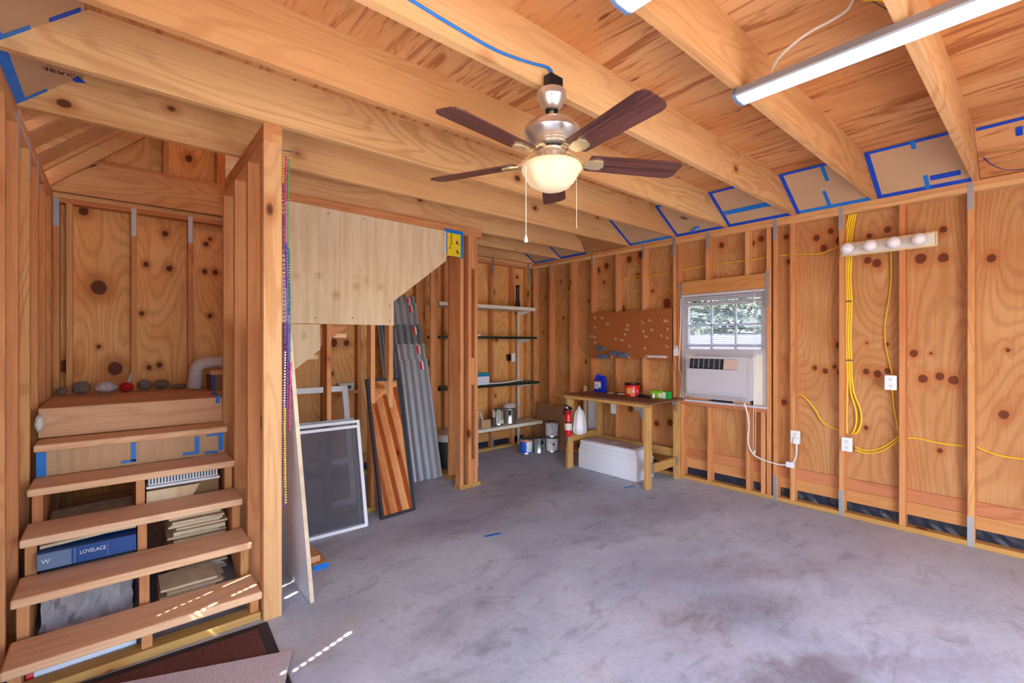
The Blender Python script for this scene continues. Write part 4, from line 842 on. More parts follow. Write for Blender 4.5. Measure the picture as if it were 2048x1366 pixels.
bg = MB().lathe([(.008, .33), (.018, .30), (.045, .27), (.06, .22), (.068, .15), (.078, .09), (.08, .05), (.06, .012), (.03, 0)], 20, (4.07, 3.555, .392), 7, .09).build('plastic_bag', M['bag'], None, True); tag(bg, 'white plastic bag hanging from the bench behind the extinguisher', 'bag')
fb = MB().box(4.60, 4.615, 3.72, 3.87, .04, .84).build('white_board', M['white_cool']); tag(fb, 'tall narrow white board standing against studs behind the bench', 'board')
o = MB().box(4.585, 4.615, 3.895, 3.93, .0, .90).build('thin_batten', M['birch']); tag(o, 'thin pale batten standing against the wall behind the bench', 'batten')
o = thing('outlet_plate', 'blank white outlet plate on the wall under the workbench', 'outlet', (4.62, 3.50, .62)); MB().rbox(4.606, 4.619, 3.445, 3.52, .59, .71, .004).build('plate', M['white'], o)
# bench top things
jg = thing('blue_jug', 'blue plastic handled jug with printed label on the workbench', 'jug', (4.43, 3.55, BZ))
b_ = MB().prism([(3.47, 0), (3.60, 0), (3.605, .02), (3.605, .145), (3.585, .17), (3.575, .205), (3.555, .205), (3.545, .185), (3.535, .18), (3.52, .195), (3.49, .195), (3.468, .175), (3.465, .02)], 'yz', 4.40, 4.46); b_.v = [(x, y, z + BZ + .001) for x, y, z in b_.v]
b_.build('jug_body', M['blue'], jg); MB().cyl((4.43, 3.565, BZ + .205), (4.43, 3.565, BZ + .225), .013, 12).build('cap', M['blue'], jg, True); MB().cyl((4.398, 3.50, BZ + .165), (4.4015, 3.50, BZ + .165), .012, 12).build('handle_hole', M['peg_hole'], jg)
MB().box(4.397, 4.3998, 3.505, 3.598, BZ + .04, BZ + .118).build('paper_label', M['white_cool'], jg); MB().box(4.3965, 4.3998, 3.505, 3.598, BZ + .118, BZ + .132).build('orange_strip', M['orange'], jg); MB().box(4.396, 4.3969, 3.508, 3.53, BZ + .03, BZ + .06).build('print_mark', M['ink'], jg)
for k in range(3): MB().box(4.396, 4.3969, 3.54, 3.592, BZ + .055 + k * .018, BZ + .061 + k * .018).build('print_line', M['bin'], jg)
tbk = thing('coffee_tub', 'red plastic coffee tub with black lid on the workbench', 'tub', (4.36, 3.05, BZ)); tx, ty = 4.36, 3.035
MB().lathe([(.078, .001), (.084, .006), (.082, .03), (.084, .11), (.078, .125), (.076, .13)], 28, (tx, ty, BZ)).build('tub_body', M['red'], tbk, True); MB().lathe([(.082, .128), (.084, .132), (.084, .146), (.076, .15), (.07, .148)], 28, (tx, ty, BZ)).build('lid', M['black_gloss'], tbk, True)
def wrap_patch(c, r, z0, z1, a0, a1, mat, name, parent, n=8):
    q = MB()
    for i in range(n + 1):
        a = R(a0 + (a1 - a0) * i / n)
        for z in (z0, z1):
            for rr_ in (r, r + .0012): q.v.append((c[0] + rr_ * math.cos(a), c[1] + rr_ * math.sin(a), z))
    for i in range(n):
        b = i * 4; q.f += [(b + 1, b + 3, b + 7, b + 5), (b, b + 4, b + 6, b + 2), (b, b + 1, b + 5, b + 4), (b + 2, b + 6, b + 7, b + 3)]
    q.f += [(0, 2, 3, 1), (n * 4, n * 4 + 1, n * 4 + 3, n * 4 + 2)]
    return q.build(name, mat, parent, True)
wrap_patch((tx, ty), .0845, BZ + .03, BZ + .10, 165, 205, M['orange'], 'label_patch', tbk); wrap_patch((tx, ty), .0858, BZ + .035, BZ + .085, 180, 200, M['tan'], 'label_inset', tbk, 5)
a_ = R(237); text('6-1', .055, M['white'], tbk, (tx + .0865 * math.cos(a_), ty + .0865 * math.sin(a_), BZ + .063), (R(90), 0, a_ + R(90)), ext=.001)
gb = thing('bag_box', 'bright green printed carton of bags on the workbench corner', 'carton', (4.42, 2.72, BZ)); gx0, gx1, gy0, gy1 = 4.40, 4.47, 2.62, 2.83
MB().box(gx0, gx1, gy0 + .03, gy1, BZ + .001, BZ + .075).build('carton_body', M['lime'], gb); MB().box(gx0, gx1, gy0, gy0 + .03, BZ + .001, BZ + .075).build('green_end', M['green'], gb)
MB().prism([(2.70, .0), (2.735, 0), (2.72, .03)], 'yz', 4.43, 4.433).build('torn_flap', M['lime'], gb).location.z = .09
MB().box(gx0 - .0015, gx0, 2.69, 2.735, BZ + .01, BZ + .055).build('white_print', M['white'], gb); MB().box(gx0 - .0015, gx0, 2.65, 2.685, BZ + .005, BZ + .07).build('pale_print', M['white_warm'], gb)
o = MB().lathe([(.012, .0), (.014, .03), (.008, .05), (.004, .055)], 10, (4.37, 2.775, BZ + .001)).build('glue_bottle', M['white'], None, True); tag(o, 'tiny white bottle in front of the green carton', 'bottle')
o = MB().tube(spline([(4.31, 2.93, BZ + .012), (4.31, 2.86, BZ + .02), (4.29, 2.80, BZ + .012), (4.27, 2.74, BZ + .01)], 5), [.012, .016, .02, .022, .022, .02, .018, .018, .016, .014, .012, .012, .012, .01, .008, .006], 8, True, .6).build('black_glove', M['black']); tag(o, 'crumpled black glove lying beside the red tub', 'glove'); o.location.z = BZ + .001
o = MB().sphere((4.36, 3.33, BZ), .03, 10, 6, (1.2, 1.6, .4)).build('sponge', M['tan'], None, True); tag(o, 'flat tan sponge beside the blue jug', 'sponge'); o.location.z = BZ + .001
o = MB().tube(spline([(4.40, 3.26, BZ + .004), (4.37, 3.22, BZ + .008), (4.39, 3.17, BZ + .006), (4.36, 3.12, BZ + .005)], 4), .009, 6, True, .5).build('dust_rag', M['white_warm']); tag(o, 'thin whitish rag strip on the bench behind the red tub', 'rag'); o.location.z = BZ + .001
# ------------------------------------------------------------------ pegboard
pg = thing('pegboard', 'brown perforated pegboard panel fixed to the wall over the workbench', 'pegboard', (4.61, 3.27, 1.26))
MB().box(4.609, 4.6165, 2.70, 3.855, 1.264, 1.828).build('panel', M['peg'], pg)
hb = MB()
for i in range(44):
    for k in range(21):
        y, z = 2.718 + i * .0259, 1.284 + k * .0262; hb.add([(4.6086, y - .0032, z), (4.6086, y, z - .0032), (4.6086, y + .0032, z), (4.6086, y, z + .0032)], [(0, 1, 2, 3)])
hb.build('peg_holes', M['peg_hole'], pg, kind='stuff')
def pz(u, v):   # pegboard photo position to wall (y, z)
    r_ = (u - 1024) / 926; X = r_ * .7593 + .6508; Y = -r_ * .6508 + .7593; return 4.60 * Y / X, 1.45 + (686 - v) / 926 * 4.60 / X
hooks = [(1191, 636), (1206, 636), (1217, 648), (1191, 655), (1182, 673), (1191, 674), (1191, 685), (1257, 651), (1256, 659), (1251, 669), (1233, 678), (1246, 680), (1260, 692), (1287, 645), (1302, 641), (1288, 663), (1305, 660), (1294, 673), (1324, 672), (1331, 642), (1336, 642), (1336, 659), (1336, 676), (1336, 693), (1291, 697), (1260, 715), (1291, 716), (1225, 714)]
def hook(y, z, l=.05): return [(4.609, y, z), (4.60, y, z), (4.60, y, z - .012), (4.60 - l * .5, y, z - .016), (4.60 - l, y, z - .004), (4.60 - l, y, z + .014)]
for i, (u, v) in enumerate(hooks):
    y, z = pz(u, v); o = MB().tube(hook(y, z + .005, .02 + .012 * (i % 3)), .0019, 6).build('peg_hook', M['white_gloss']); tag(o, 'small bent white metal hook in the pegboard', 'hook', 'hooks scattered over the pegboard')
o = thing('tool_rack', 'row of looped white prongs along the lower edge of the pegboard', 'tool rack', (4.60, 2.86, 1.29)); MB().box(4.602, 4.6085, 2.75, 2.99, 1.30, 1.306).build('rail', M['white_gloss'], o)
for k in range(11): MB().tube(hook(2.757 + k * .0226, 1.30, .05), .0028, 6).build('prong', M['white_gloss'], o)
for i, (u, v, lab) in enumerate(((1204, 697, 'grey pegboard bin, the uppermost one at the far end'), (1208, 713, 'grey pegboard bin, the lowest one near the corner'), (1232, 706, 'grey pegboard bin holding a small white part'), (1249, 710, 'grey pegboard bin nearest the window of the four'))):
    y, z = pz(u, v); t_ = thing('parts_bin', lab, 'bin', (4.57, y, z - .03), group='grey bins on the pegboard'); s_ = .045
    MB().box(4.525, 4.6085, y - s_, y + s_, z - .028, z - .024).build('bottom', M['bin'], t_); MB().box(4.525, 4.529, y - s_, y + s_, z - .024, z + .015).build('front', M['bin'], t_)
    for q in (-1, 1): MB().box(4.529, 4.6085, y + q * s_ - .002, y + q * s_ + .002, z - .024, z + .025).build('side', M['bin'], t_)
    MB().box(4.604, 4.6085, y - s_ + .002, y + s_ - .002, z - .024, z + .028).build('back', M['bin'], t_)
# ------------------------------------------------------------------ window
wi = empty_struct('window_1')
def wbox(n, y0, y1, z0, z1, x0=4.655, x1=4.70, m='ac_white'): return MB().box(x0, x1, y0, y1, z0, z1).build(n, M[m], wi)
wbox('window_frame', WY0, WY0 + .03, WZ0, WZ1, 4.64, 4.72); wbox('window_frame', WY1 - .03, WY1, WZ0, WZ1, 4.64, 4.72); wbox('window_frame', WY0 + .03, WY1 - .03, WZ1 - .03, WZ1, 4.64, 4.72)
wbox('window_sill', WY0 - .005, WY1 + .02, WZ0 - .002, WZ0 + .018, 4.61, 4.72)
SY0, SY1, SZ0, SZ1 = WY0 + .03, WY1 - .03, 1.335, WZ1 - .03
wbox('sash_rail', SY0, SY1, SZ0, SZ0 + .05); wbox('sash_rail', SY0, SY1, SZ1 - .04, SZ1); wbox('sash_stile', SY0, SY0 + .035, SZ0 + .05, SZ1 - .04); wbox('sash_stile', SY1 - .035, SY1, SZ0 + .05, SZ1 - .04)
wbox('meeting_rail', SY0 + .035, SY1 - .035, 1.41, 1.442, 4.665, 4.70); wbox('meeting_rail', SY0 + .035, SY1 - .035, 1.845, 1.875, 4.665, 4.70)
gy = [SY0 + .035 + (SY1 - SY0 - .07) * k / 3 for k in range(4)]
for y in gy[1:3]: wbox('muntin', y - .009, y + .009, SZ0 + .05, SZ1 - .04, 4.672, 4.696)
wbox('muntin', SY0 + .035, SY1 - .035, 1.625, 1.640, 4.672, 4.696)
for a, b in zip(gy[:-1], gy[1:]):
    for z0, z1 in ((SZ0 + .05, 1.41), (1.442, 1.625), (1.64, 1.845), (1.875, SZ1 - .04)): wbox('pane', a + .009, b - .009, z0, z1, 4.683, 4.686, 'glass')
bl = thing('window_blind', 'white mini blind with thin tilted slats hanging in the window', 'blind', (4.64, 2.16, 1.35))
MB().box(4.622, 4.648, WY0 + .012, WY1 - .012, WZ1 - .03, WZ1 - .003).build('head_rail', M['ac_white'], bl)
sl = MB(); s_ = .010
for dy in (0,): pass
for k in range(29):
    z = 1.388 + k * .0192
    MB().add([(4.628 + dx, yy, z + dz + e) for e in (0, .001) for dx, yy, dz in ((0, WY0 + .02, 0), (.016, WY0 + .02, .007), (.016, WY1 - .02, .007), (0, WY1 - .02, 0))], [(0, 1, 2, 3), (7, 6, 5, 4), (0, 4, 5, 1), (1, 5, 6, 2), (2, 6, 7, 3), (3, 7, 4, 0)]).build('slat', M['ac_white'], bl)
MB().box(4.625, 4.646, WY0 + .018, WY1 - .018, 1.365, 1.378).build('bottom_rail', M['ac_white'], bl)
for y in (WY0 + .12, (WY0 + WY1) / 2, WY1 - .12): MB().cyl((4.635, y, 1.37), (4.635, y, WZ1 - .02), .001, 6).build('ladder_cord', M['white'], bl)
for dy in (0, .02): MB().tube(spline([(4.60, 1.825 + dy, 1.93), (4.60, 1.822 + dy, 1.2), (4.60, 1.828 + dy, .42)], 4), .0018, 6).build('pull_cord', M['white'], bl)
MB().cyl((4.60, 1.835, .40), (4.60, 1.835, .43), .007, 8).build('cord_tassel', M['white'], bl, True)
# ------------------------------------------------------------------ air conditioner
ac = thing('air_conditioner', 'white window air conditioner with side curtain below the blind', 'air conditioner', (4.55, 2.16, .86))
AY0, AY1, AZ0, AZ1 = 1.805, 2.445, .885, 1.315
MB().rbox(4.535, 4.95, AY0 + .055, AY1 - .02, AZ0 + .01, AZ1 - .005, .012, 2).build('housing', M['ac_white'], ac, True)
q = MB().prism([(4.535, AZ0), (4.475, AZ0 + .055), (4.462, AZ0 + .09), (4.462, AZ1 - .14), (4.485, AZ1), (4.535, AZ1)], 'xz', AY0 + .05, AY1 - .0); q.build('front_cover', M['ac_white'], ac)
MB().prism([(4.4635, AZ1 - .123), (4.4600, AZ1 - .118), (4.4760, AZ1 - .022), (4.4795, AZ1 - .024)], 'xz', AY0 + .135, AY1 - .03).build('grille_recess', M['black'], ac)
for k in range(1, 6):
    z = AZ1 - .118 + k * .016; x = 4.4600 + (z - (AZ1 - .118)) * (.016 / .096); MB().box(x - .003, x + .002, AY0 + .28, AY1 - .035, z, z + .003).build('louvre', M['bin'], ac)
for k in range(8):
    y = AY0 + .30 + k * .053; MB().prism([(4.4590, AZ1 - .118), (4.4565, AZ1 - .116), (4.4725, AZ1 - .024), (4.4755, AZ1 - .024)], 'xz', y, y + .006).build('vane', M['grey'] if k not in (4,) else M['ac_white'], ac)
MB().prism([(4.4590, AZ1 - .12), (4.4560, AZ1 - .118), (4.4722, AZ1 - .024), (4.4755, AZ1 - .024)], 'xz', AY0 + .13, AY0 + .262).build('control_panel', M['foam_old'], ac)
for k in range(4): MB().prism([(4.534, AZ0), (4.526, AZ0 + .0), (4.474, AZ0 + .05), (4.478, AZ0 + .058)], 'xz', AY0 + .10 + k * .16, AY0 + .104 + k * .16).build('cover_rib', M['ac_white'], ac)
MB().box(4.69, 4.695, WY0 + .03, WY1 - .03, WZ0 + .018, AZ0 + .02).build('dark_gap_board', M['black'], ac); MB().box(4.64, 4.655, AY0 + .05, AY1, AZ1 - .006, SZ0 + .004).build('top_seal', M['ac_white'], ac)  # black board added behind the sill gap so the opening reads dark
for k in range(4): MB().box(4.66, 4.672, WY0 + .031 + k * .026, WY0 + .0565 + k * .026, WZ0 + .02, SZ0).build('side_curtain', M['white_warm'], ac)
MB().box(4.66, 4.672, AY1 - .018, WY1 - .03, WZ0 + .02, SZ0).build('side_curtain', M['white_warm'], ac)
lumber('support_block', 4.63, 4.70, 2.30, 2.55, WZ0 + .019, WZ0 + .045, M['stud_y'], ac); lumber('support_block', 4.63, 4.70, 1.90, 2.05, WZ0 + .019, WZ0 + .045, M['stud_y'], ac)
MB().box(4.4605, 4.4622, 2.17, 2.21, AZ1 - .168, AZ1 - .164).build('printed_mark', M['grey'], ac)
MB().tube(spline([(4.53, 1.90, .88), (4.55, 1.885, .80), (4.585, 1.88, .67), (4.60, 1.895, .50), (4.60, 1.85, .40), (4.60, 1.78, .365), (4.595, 1.66, .345), (4.595, 1.56, .35), (4.60, 1.50, .395), (4.595, 1.478, .47), (4.58, 1.475, .555)], 6), .006, 8).build('power_cord', M['white'], ac, True)
MB().rbox(4.575, 4.608, 1.495, 1.56, .335, .385, .006).build('cord_adapter', M['white_cool'], ac); MB().rbox(4.572, 4.603, 1.455, 1.498, .555, .61, .005).build('plug', M['white_gloss'], ac)
cable([(4.61, 2.592, 1.93), (4.612, 2.60, 1.6), (4.61, 2.612, 1.30), (4.61, 2.615, 1.18), (4.612, 2.59, 1.10), (4.612, 2.592, .95), (4.605, 2.595, .87)], 'white cord running down the window stud on the workbench side', .004, 'white', 'blind_cord', 'cord', flat=1)
MB
rm = thing('remote_holder', 'white remote control in a holder on the window stud', 'remote', (4.61, 2.65, 1.31)); MB().rbox(4.598, 4.6185, 2.622, 2.678, 1.312, 1.38, .004).build('holder', M['white'], rm); MB().rbox(4.600, 4.612, 2.628, 2.672, 1.36, 1.42, .004).build('remote_body', M['white_cool'], rm); MB().box(4.5985, 4.6002, 2.638, 2.662, 1.398, 1.404).build('display', M['black'], rm)
# ------------------------------------------------------------------ outlets, light bar, cables on the wall
def outlet(label, y, z, w=.075, h=.115, n=2, x=XW):
    t_ = thing('wall_outlet', label, 'outlet', (x, y, z - h / 2)); MB().rbox(x - .028, x - .002, y - w / 2, y + w / 2, z - h / 2, z + h / 2, .005).build('plate', M['white_gloss'], t_)
    for s in ((-1, 1) if n == 2 else (0,)):
        for d in (-.007, .007): MB().box(x - .0295, x - .0278, y + d - .0015, y + d + .0015, z + s * .026 - .004, z + s * .026 + .008).build('slot', M['grey_dark'], t_)
        MB().cyl((x - .0292, y, z + s * .026 - .012), (x - .0278, y, z + s * .026 - .012), .003, 8).build('ground_hole', M['grey_dark'], t_)
    return t_
outlet('white double outlet high on the stud below the globe light bar', .822, 1.14); outlet('white outlet with the air conditioner plug on a stud', 1.49, .612); outlet('white double outlet low on the stud at the cable bundle', 1.107, .61)
lbx = thing('vanity_light', 'brass backed light bar with four white globe bulbs on the wall', 'light fixture', (4.58, .84, 2.17))
MB().rbox(4.575, 4.618, .555, 1.135, 2.165, 2.265, .006).build('back_box', M['white_warm'], lbx)
MB().box(4.571, 4.5755, .55, 1.14, 2.160, 2.172).box(4.571, 4.5755, .55, 1.14, 2.258, 2.27).build('brass_trim', M['brass'], lbx); MB().box(4.568, 4.619, .545, .5545, 2.165, 2.265).build('brass_end', M['brass'], lbx); MB().box(4.568, 4.619, 1.1355, 1.145, 2.165, 2.265).build('brass_end', M['brass'], lbx)
MB().box(4.5725, 4.5752, .56, 1.13, 2.175, 2.255).build('reflector_plate', M['white_warm'], lbx)
for k in range(4):
    y = .64 + k * .147; g = MB().lathe([(.02, 0), (.02, .03)], 14, (0, 0, 0)); g.v = [(4.572 - z, y + a, 2.215 + b) for a, b, z in g.v]; sk = g.build('socket', M['brass'], lbx, True)
    MB().sphere((4.50, y, 2.215), .047, 18, 12).build('globe_bulb', M['bulb'], lbx, True)
XC = 4.695
cable([(4.655, 3.46, 2.20), (4.66, 3.30, 2.23), (4.66, 3.22, 2.243), (4.66, 3.07, 2.226), (4.66, 2.90, 2.225), (4.66, 2.76, 2.228)], 'yellow cable running through studs above the pegboard')
cable([(4.66, 2.644, 2.243), (4.66, 2.45, 2.25), (4.66, 2.31, 2.257), (4.66, 2.0, 2.255), (4.66, 1.90, 2.252), (4.66, 1.70, 2.258)], 'yellow cable running above the window header')
cable([(4.66, 1.66, 2.258), (4.66, 1.57, 2.253), (4.66, 1.42, 2.24), (4.66, 1.316, 2.228), (4.66, 1.25, 2.245), (4.66, 1.18, 2.27)], 'yellow cable rising toward the cable bundle stud')
cable([(4.688, 1.513, .68), (4.688, 1.506, .80), (4.688, 1.512, .95), (4.688, 1.49, .985), (4.688, 1.44, .962), (4.688, 1.36, .86), (4.688, 1.30, .757), (4.688, 1.20, .71), (4.688, 1.17, .70)], 'yellow cable looping from the low outlet to the next stud')
base = [(1.085, 2.545), (1.115, 2.36), (1.12, 2.2), (1.125, 2.0), (1.118, 1.8), (1.125, 1.5), (1.12, 1.3), (1.115, 1.137)]
ends = [[(1.095, .95), (1.093, .80), (1.093, .69)][::1], [(1.108, .95), (1.11, .80), (1.11, .69)], [(1.127, .95), (1.129, .80), (1.127, .69)], [(1.144, .95), (1.147, .80), (1.144, .69)]]
ends[0] = [(1.075, 1.02), (1.035, .90), (1.028, .80), (1.05, .72), (1.075, .69)]; ends[1] = [(1.098, 1.02), (1.068, .90), (1.062, .80), (1.078, .72), (1.094, .69)]
for k, e in enumerate(ends):
    off = (k - 1.5) * .0158
    cable([(4.69, y + off, z) for i, (y, z) in enumerate(base)] + [(4.69, y, z) for y, z in e], 'yellow cable in the vertical bundle hanging down beside a stud', .0075, group='vertical yellow cable bundle', flat=.95)
o = thing('cable_staple', 'dark staple clamps holding the yellow cable bundle', 'staple', (4.67, 1.12, 1.8)); MB().box(4.672, 4.676, 1.09, 1.15, 1.795, 1.805).build('clamp', M['grey_dark'], o); MB().box(4.672, 4.676, 1.085, 1.15, 1.30, 1.31).build('clamp', M['grey_dark'], o)
cable([(4.69, .835, 2.17), (4.69, .835, 2.0), (4.69, .84, 1.87), (4.69, .873, 1.6), (4.69, .868, 1.42), (4.69, .845, 1.29), (4.675, .825, 1.2)], 'yellow cable from the globe light bar down to the outlet')
cable([(4.675, .825, 1.08), (4.69, .82, .96), (4.69, .804, .85), (4.69, .79, .76)], 'yellow cable leaving the bottom of the high outlet')
for k, dz in enumerate((0, .022)): cable([(4.675, 1.068, .585 - dz), (4.69, 1.0, .565 - dz), (4.69, .905, .60 - dz * 1.2), (4.69, .83, .665 - dz * 1.2), (4.69, .785, .715 - dz)], 'yellow cable, the %s of two sagging from the low double outlet' % ('lower' if k else 'upper'), group='sagging cable pair')
cable([(4.69, .733, .712), (4.69, .66, .715), (4.69, .55, .70), (4.69, .412, .70)], 'yellow cable crossing the bay between the high outlet and the strapped stud'); cable([(4.69, .352, .706), (4.69, .28, .675), (4.69, .20, .66), (4.69, .10, .665), (4.69, .01, .67)], 'yellow cable sagging across the bay past the strapped stud')
# ------------------------------------------------------------------ cardboard and tape at the eaves
def eave(i, y0, y1, right=True, joint=None, txt=None):
    if right: A, B = (XW + .005, ZJ + .006), (4.20, ZC - .004); sgn = 1
    else: A, B = (XL - .005, ZJ + .006), (-.10, ZC - .004); sgn = -1
    P = lambda s, y, off=0: Vector((A[0] + (B[0] - A[0]) * s, y, A[1] + (B[1] - A[1]) * s)) + N * off
    N = Vector((-(B[1] - A[1]) * (1 if right else -1), 0, -abs(B[0] - A[0]))).normalized()
    names = ['first', 'second', 'third', 'fourth', 'fifth', 'sixth', 'seventh', 'eighth', 'ninth', 'tenth']
    lab = ('cardboard panel taped between joists above the window wall, %s bay from the room corner' if right else 'cardboard panel taped between joists above the stair wall, %s bay from the landing') % names[i]
    t_ = thing('eave_cardboard', lab, 'cardboard', tuple(P(0, (y0 + y1) / 2)), group=None)
    def quad(s0, s1, a, b, off, th, name, mat):
        v = [P(s0, a, off), P(s1, a, off), P(s1, b, off), P(s0, b, off)]; v += [p + N * th for p in v]
        return MB().add(v, [(0, 1, 2, 3), (7, 6, 5, 4), (0, 4, 5, 1), (1, 5, 6, 2), (2, 6, 7, 3), (3, 7, 4, 0)]).build(name, M[mat], t_)
    quad(0, 1, y0, y1, 0, .004, 'sheet', 'cardboard')
    rd = random.Random(i * 7 + (0 if right else 50))
    if right:
        quad(-.02, .07, y0, y1, .0045, .001, 'tape_strip', 'tape' if i % 3 else 'tape_light')
        for yy, w_ in ((y1 - .03, .03),): quad(0, 1, yy, yy + w_, .0055, .001, 'tape_strip', 'tape')
        if i > 3: quad(.95, 1.0, y0, y1, .0045, .001, 'tape_strip', 'tape')
        if joint: 
            for s0, s1 in joint: jo = rd.uniform(-.04, .04); quad(s0, s1, (y0 + y1) / 2 + jo - .013, (y0 + y1) / 2 + jo + .013, .0055, .001, 'tape_strip', 'tape_light')
    else:
        quad(.0, .12, y0, y1, .0045, .001, 'tape_strip', 'tape_light'); quad(.05, .4, y1 - .03, y1, .0055, .001, 'tape_strip', 'tape_light'); quad(.6, .95, y1 - .03, y1, .0055, .001, 'tape_strip', 'tape')
    if txt:
        s, yy, body, size = txt; d = (B[0] - A[0], B[1] - A[1]); ang = math.atan2(d[1], -d[0]) if right else math.atan2(d[1], d[0])
        text(body, size, M['ink'], t_, tuple(P(s, yy, .0055)), (R(180) - ang if False else 0, 0, 0))
        ob = t_.children[-1]
        up = (P(1, 0) - P(0, 0)).normalized(); xd = Vector((0, -1, 0)) if right else Vector((0, 1, 0))
        if not right: xd, up = (xd * .8 + up * .6), (up * .8 - xd * .6)
        ob.rotation_euler = Matrix((xd, up, xd.cross(up))).transposed().to_euler()
    return t_
jy = [.37, .945, 1.525, 2.13, 2.69, 3.29, 3.896, 4.41, 4.923]
bays = [(jy[k], jy[k + 1] - .038) for k in range(8)][::-1]
for i, (a, b) in enumerate(bays):
    if i == 2: continue
    eave(i, a + .002, b - .002, True, {7: [(.0, .3), (.85, 1)], 6: [(0, .42), (.62, .95)], 5: None, 4: [(0, .35)], 3: None}.get(i), {4: (.45, 2.42, 'AVEDA', .085)}.get(i))
eb = thing('loose_tape', 'loose blue tape hanging at the bare eave bay past the light', 'tape', (4.5, .2, 2.65)); MB().tube(spline([(4.45, .30, 2.70), (4.50, .27, 2.66), (4.56, .20, 2.615), (4.60, .10, 2.605)], 5), .012, 6, True, .2).build('strand', M['tape'], eb); ez = lambda x, d: ZJ + (4.66 - x) * (ZC - ZJ) / .45 - d
for xa, xb, ya, yb in ((4.30, 4.36, .12, .15), (4.235, 4.255, .0, .32)): MB().prism([(xa, ez(xa, .007)), (xb, ez(xb, .007)), (xb, ez(xb, .004)), (xa, ez(xa, .004))], 'xz', ya, yb).build('strip', M['tape'], eb)
o = thing('tape_band', 'blue tape strip across the cardboard of a bay beside the fan', 'tape', (4.4, 1.83, 2.72)); MB().prism([(4.47, 2.688), (4.43, 2.712), (4.43, 2.706), (4.47, 2.682)], 'xz', 1.55, 2.05).build('strip', M['tape_light'], o)
o = thing('tape_band', 'short blue tape strip in the middle of the cardboard nearest the strip light', 'tape', (4.5, .5, 2.66)); MB().prism([(4.545, 2.648), (4.51, 2.668), (4.51, 2.661), (4.545, 2.641)], 'xz', .42, .58).build('strip', M['tape'], o)
for i, (a, b) in enumerate(((2.69, 3.252), (2.13, 2.652), (1.525, 2.092), (.945, 1.487))): eave(i, a + .002, b - .002, False, None, {0: (.42, 3.0, 'COMMERCE', .05)}.get(i))
# back boards closing the eave behind right bays that are open
MB().prism([(4.66, ZJ), (4.68, ZJ), (4.25, ZC + .02), (4.21, ZC)], 'xz', -1.6, .33).build('eave_board', M['ceiling_ply'], ce); MB().prism([(4.66, ZJ), (4.68, ZJ), (4.25, ZC + .02), (4.21, ZC)], 'xz', 3.30, 3.85).build('eave_board', M['osb'], ce)
MB().prism([(-.41, ZJ), (-.43, ZJ), (-.14, ZC + .02), (-.10, ZC)], 'xz', -1.6, .9).build('eave_board', M['ceiling_ply'], ce)
# ------------------------------------------------------------------ ceiling fan
FX, FY = 1.49, 1.465
fan = thing('ceiling_fan', 'brushed nickel ceiling fan with five dark walnut blades and frosted bowl light', 'ceiling fan', (FX, FY, 2.58))
MB().rbox(FX - .035, FX + .045, FY - .03, FY + .015, 2.58, 2.645, .003, 1).build('mount_box', M['black'], fan); MB().lathe([(.055, 2.578), (.055, 2.582), (.03, 2.585)], 20, (FX, FY, 0)).build('mount_plate', M['black'], fan)
MB().lathe([(.064, 2.578), (.066, 2.572), (.066, 2.55), (.062, 2.546), (.06, 2.54), (.05, 2.515), (.036, 2.498), (.022, 2.494)], 28, (FX, FY, 0)).build('canopy', M['nickel'], fan, True)
MB().lathe([(.03, 2.497), (.027, 2.49), (.012, 2.488)], 20, (FX, FY, 0)).build('canopy_ring', M['black'], fan, True)
MB().lathe([(.0125, 2.50), (.0125, 2.458), (.02, 2.455), (.022, 2.447)], 18, (FX, FY, 0)).build('downrod', M['nickel'], fan, True)
MB().lathe([(.02, 2.452), (.06, 2.447), (.10, 2.432), (.124, 2.408), (.128, 2.388), (.118, 2.372), (.095, 2.358), (.10, 2.354), (.088, 2.347), (.092, 2.343), (.08, 2.336), (.083, 2.332), (.055, 2.326)], 40, (FX, FY, 0)).build('motor_housing', M['nickel'], fan, True)
MB().lathe([(.055, 2.327), (.055, 2.318)], 28, (FX, FY, 0)).build('gap_ring', M['black'], fan, True)
MB().lathe([(.06, 2.318), (.066, 2.312), (.064, 2.304), (.05, 2.298), (.048, 2.265), (.058, 2.26)], 28, (FX, FY, 0)).build('light_fitter', M['nickel'], fan, True)
MB().lathe([(.02, 2.135), (.06, 2.142), (.095, 2.163), (.112, 2.19), (.118, 2.205), (.128, 2.213), (.136, 2.226), (.133, 2.242), (.115, 2.254), (.085, 2.262), (.06, 2.264)], 72, (FX, FY, 0), 6, .055, lambda z: max(0, min(1, (2.232 - z) / .03)) * (1 if z > 2.16 else .3)).build('glass_bowl', M['shade_glass'], fan, True)
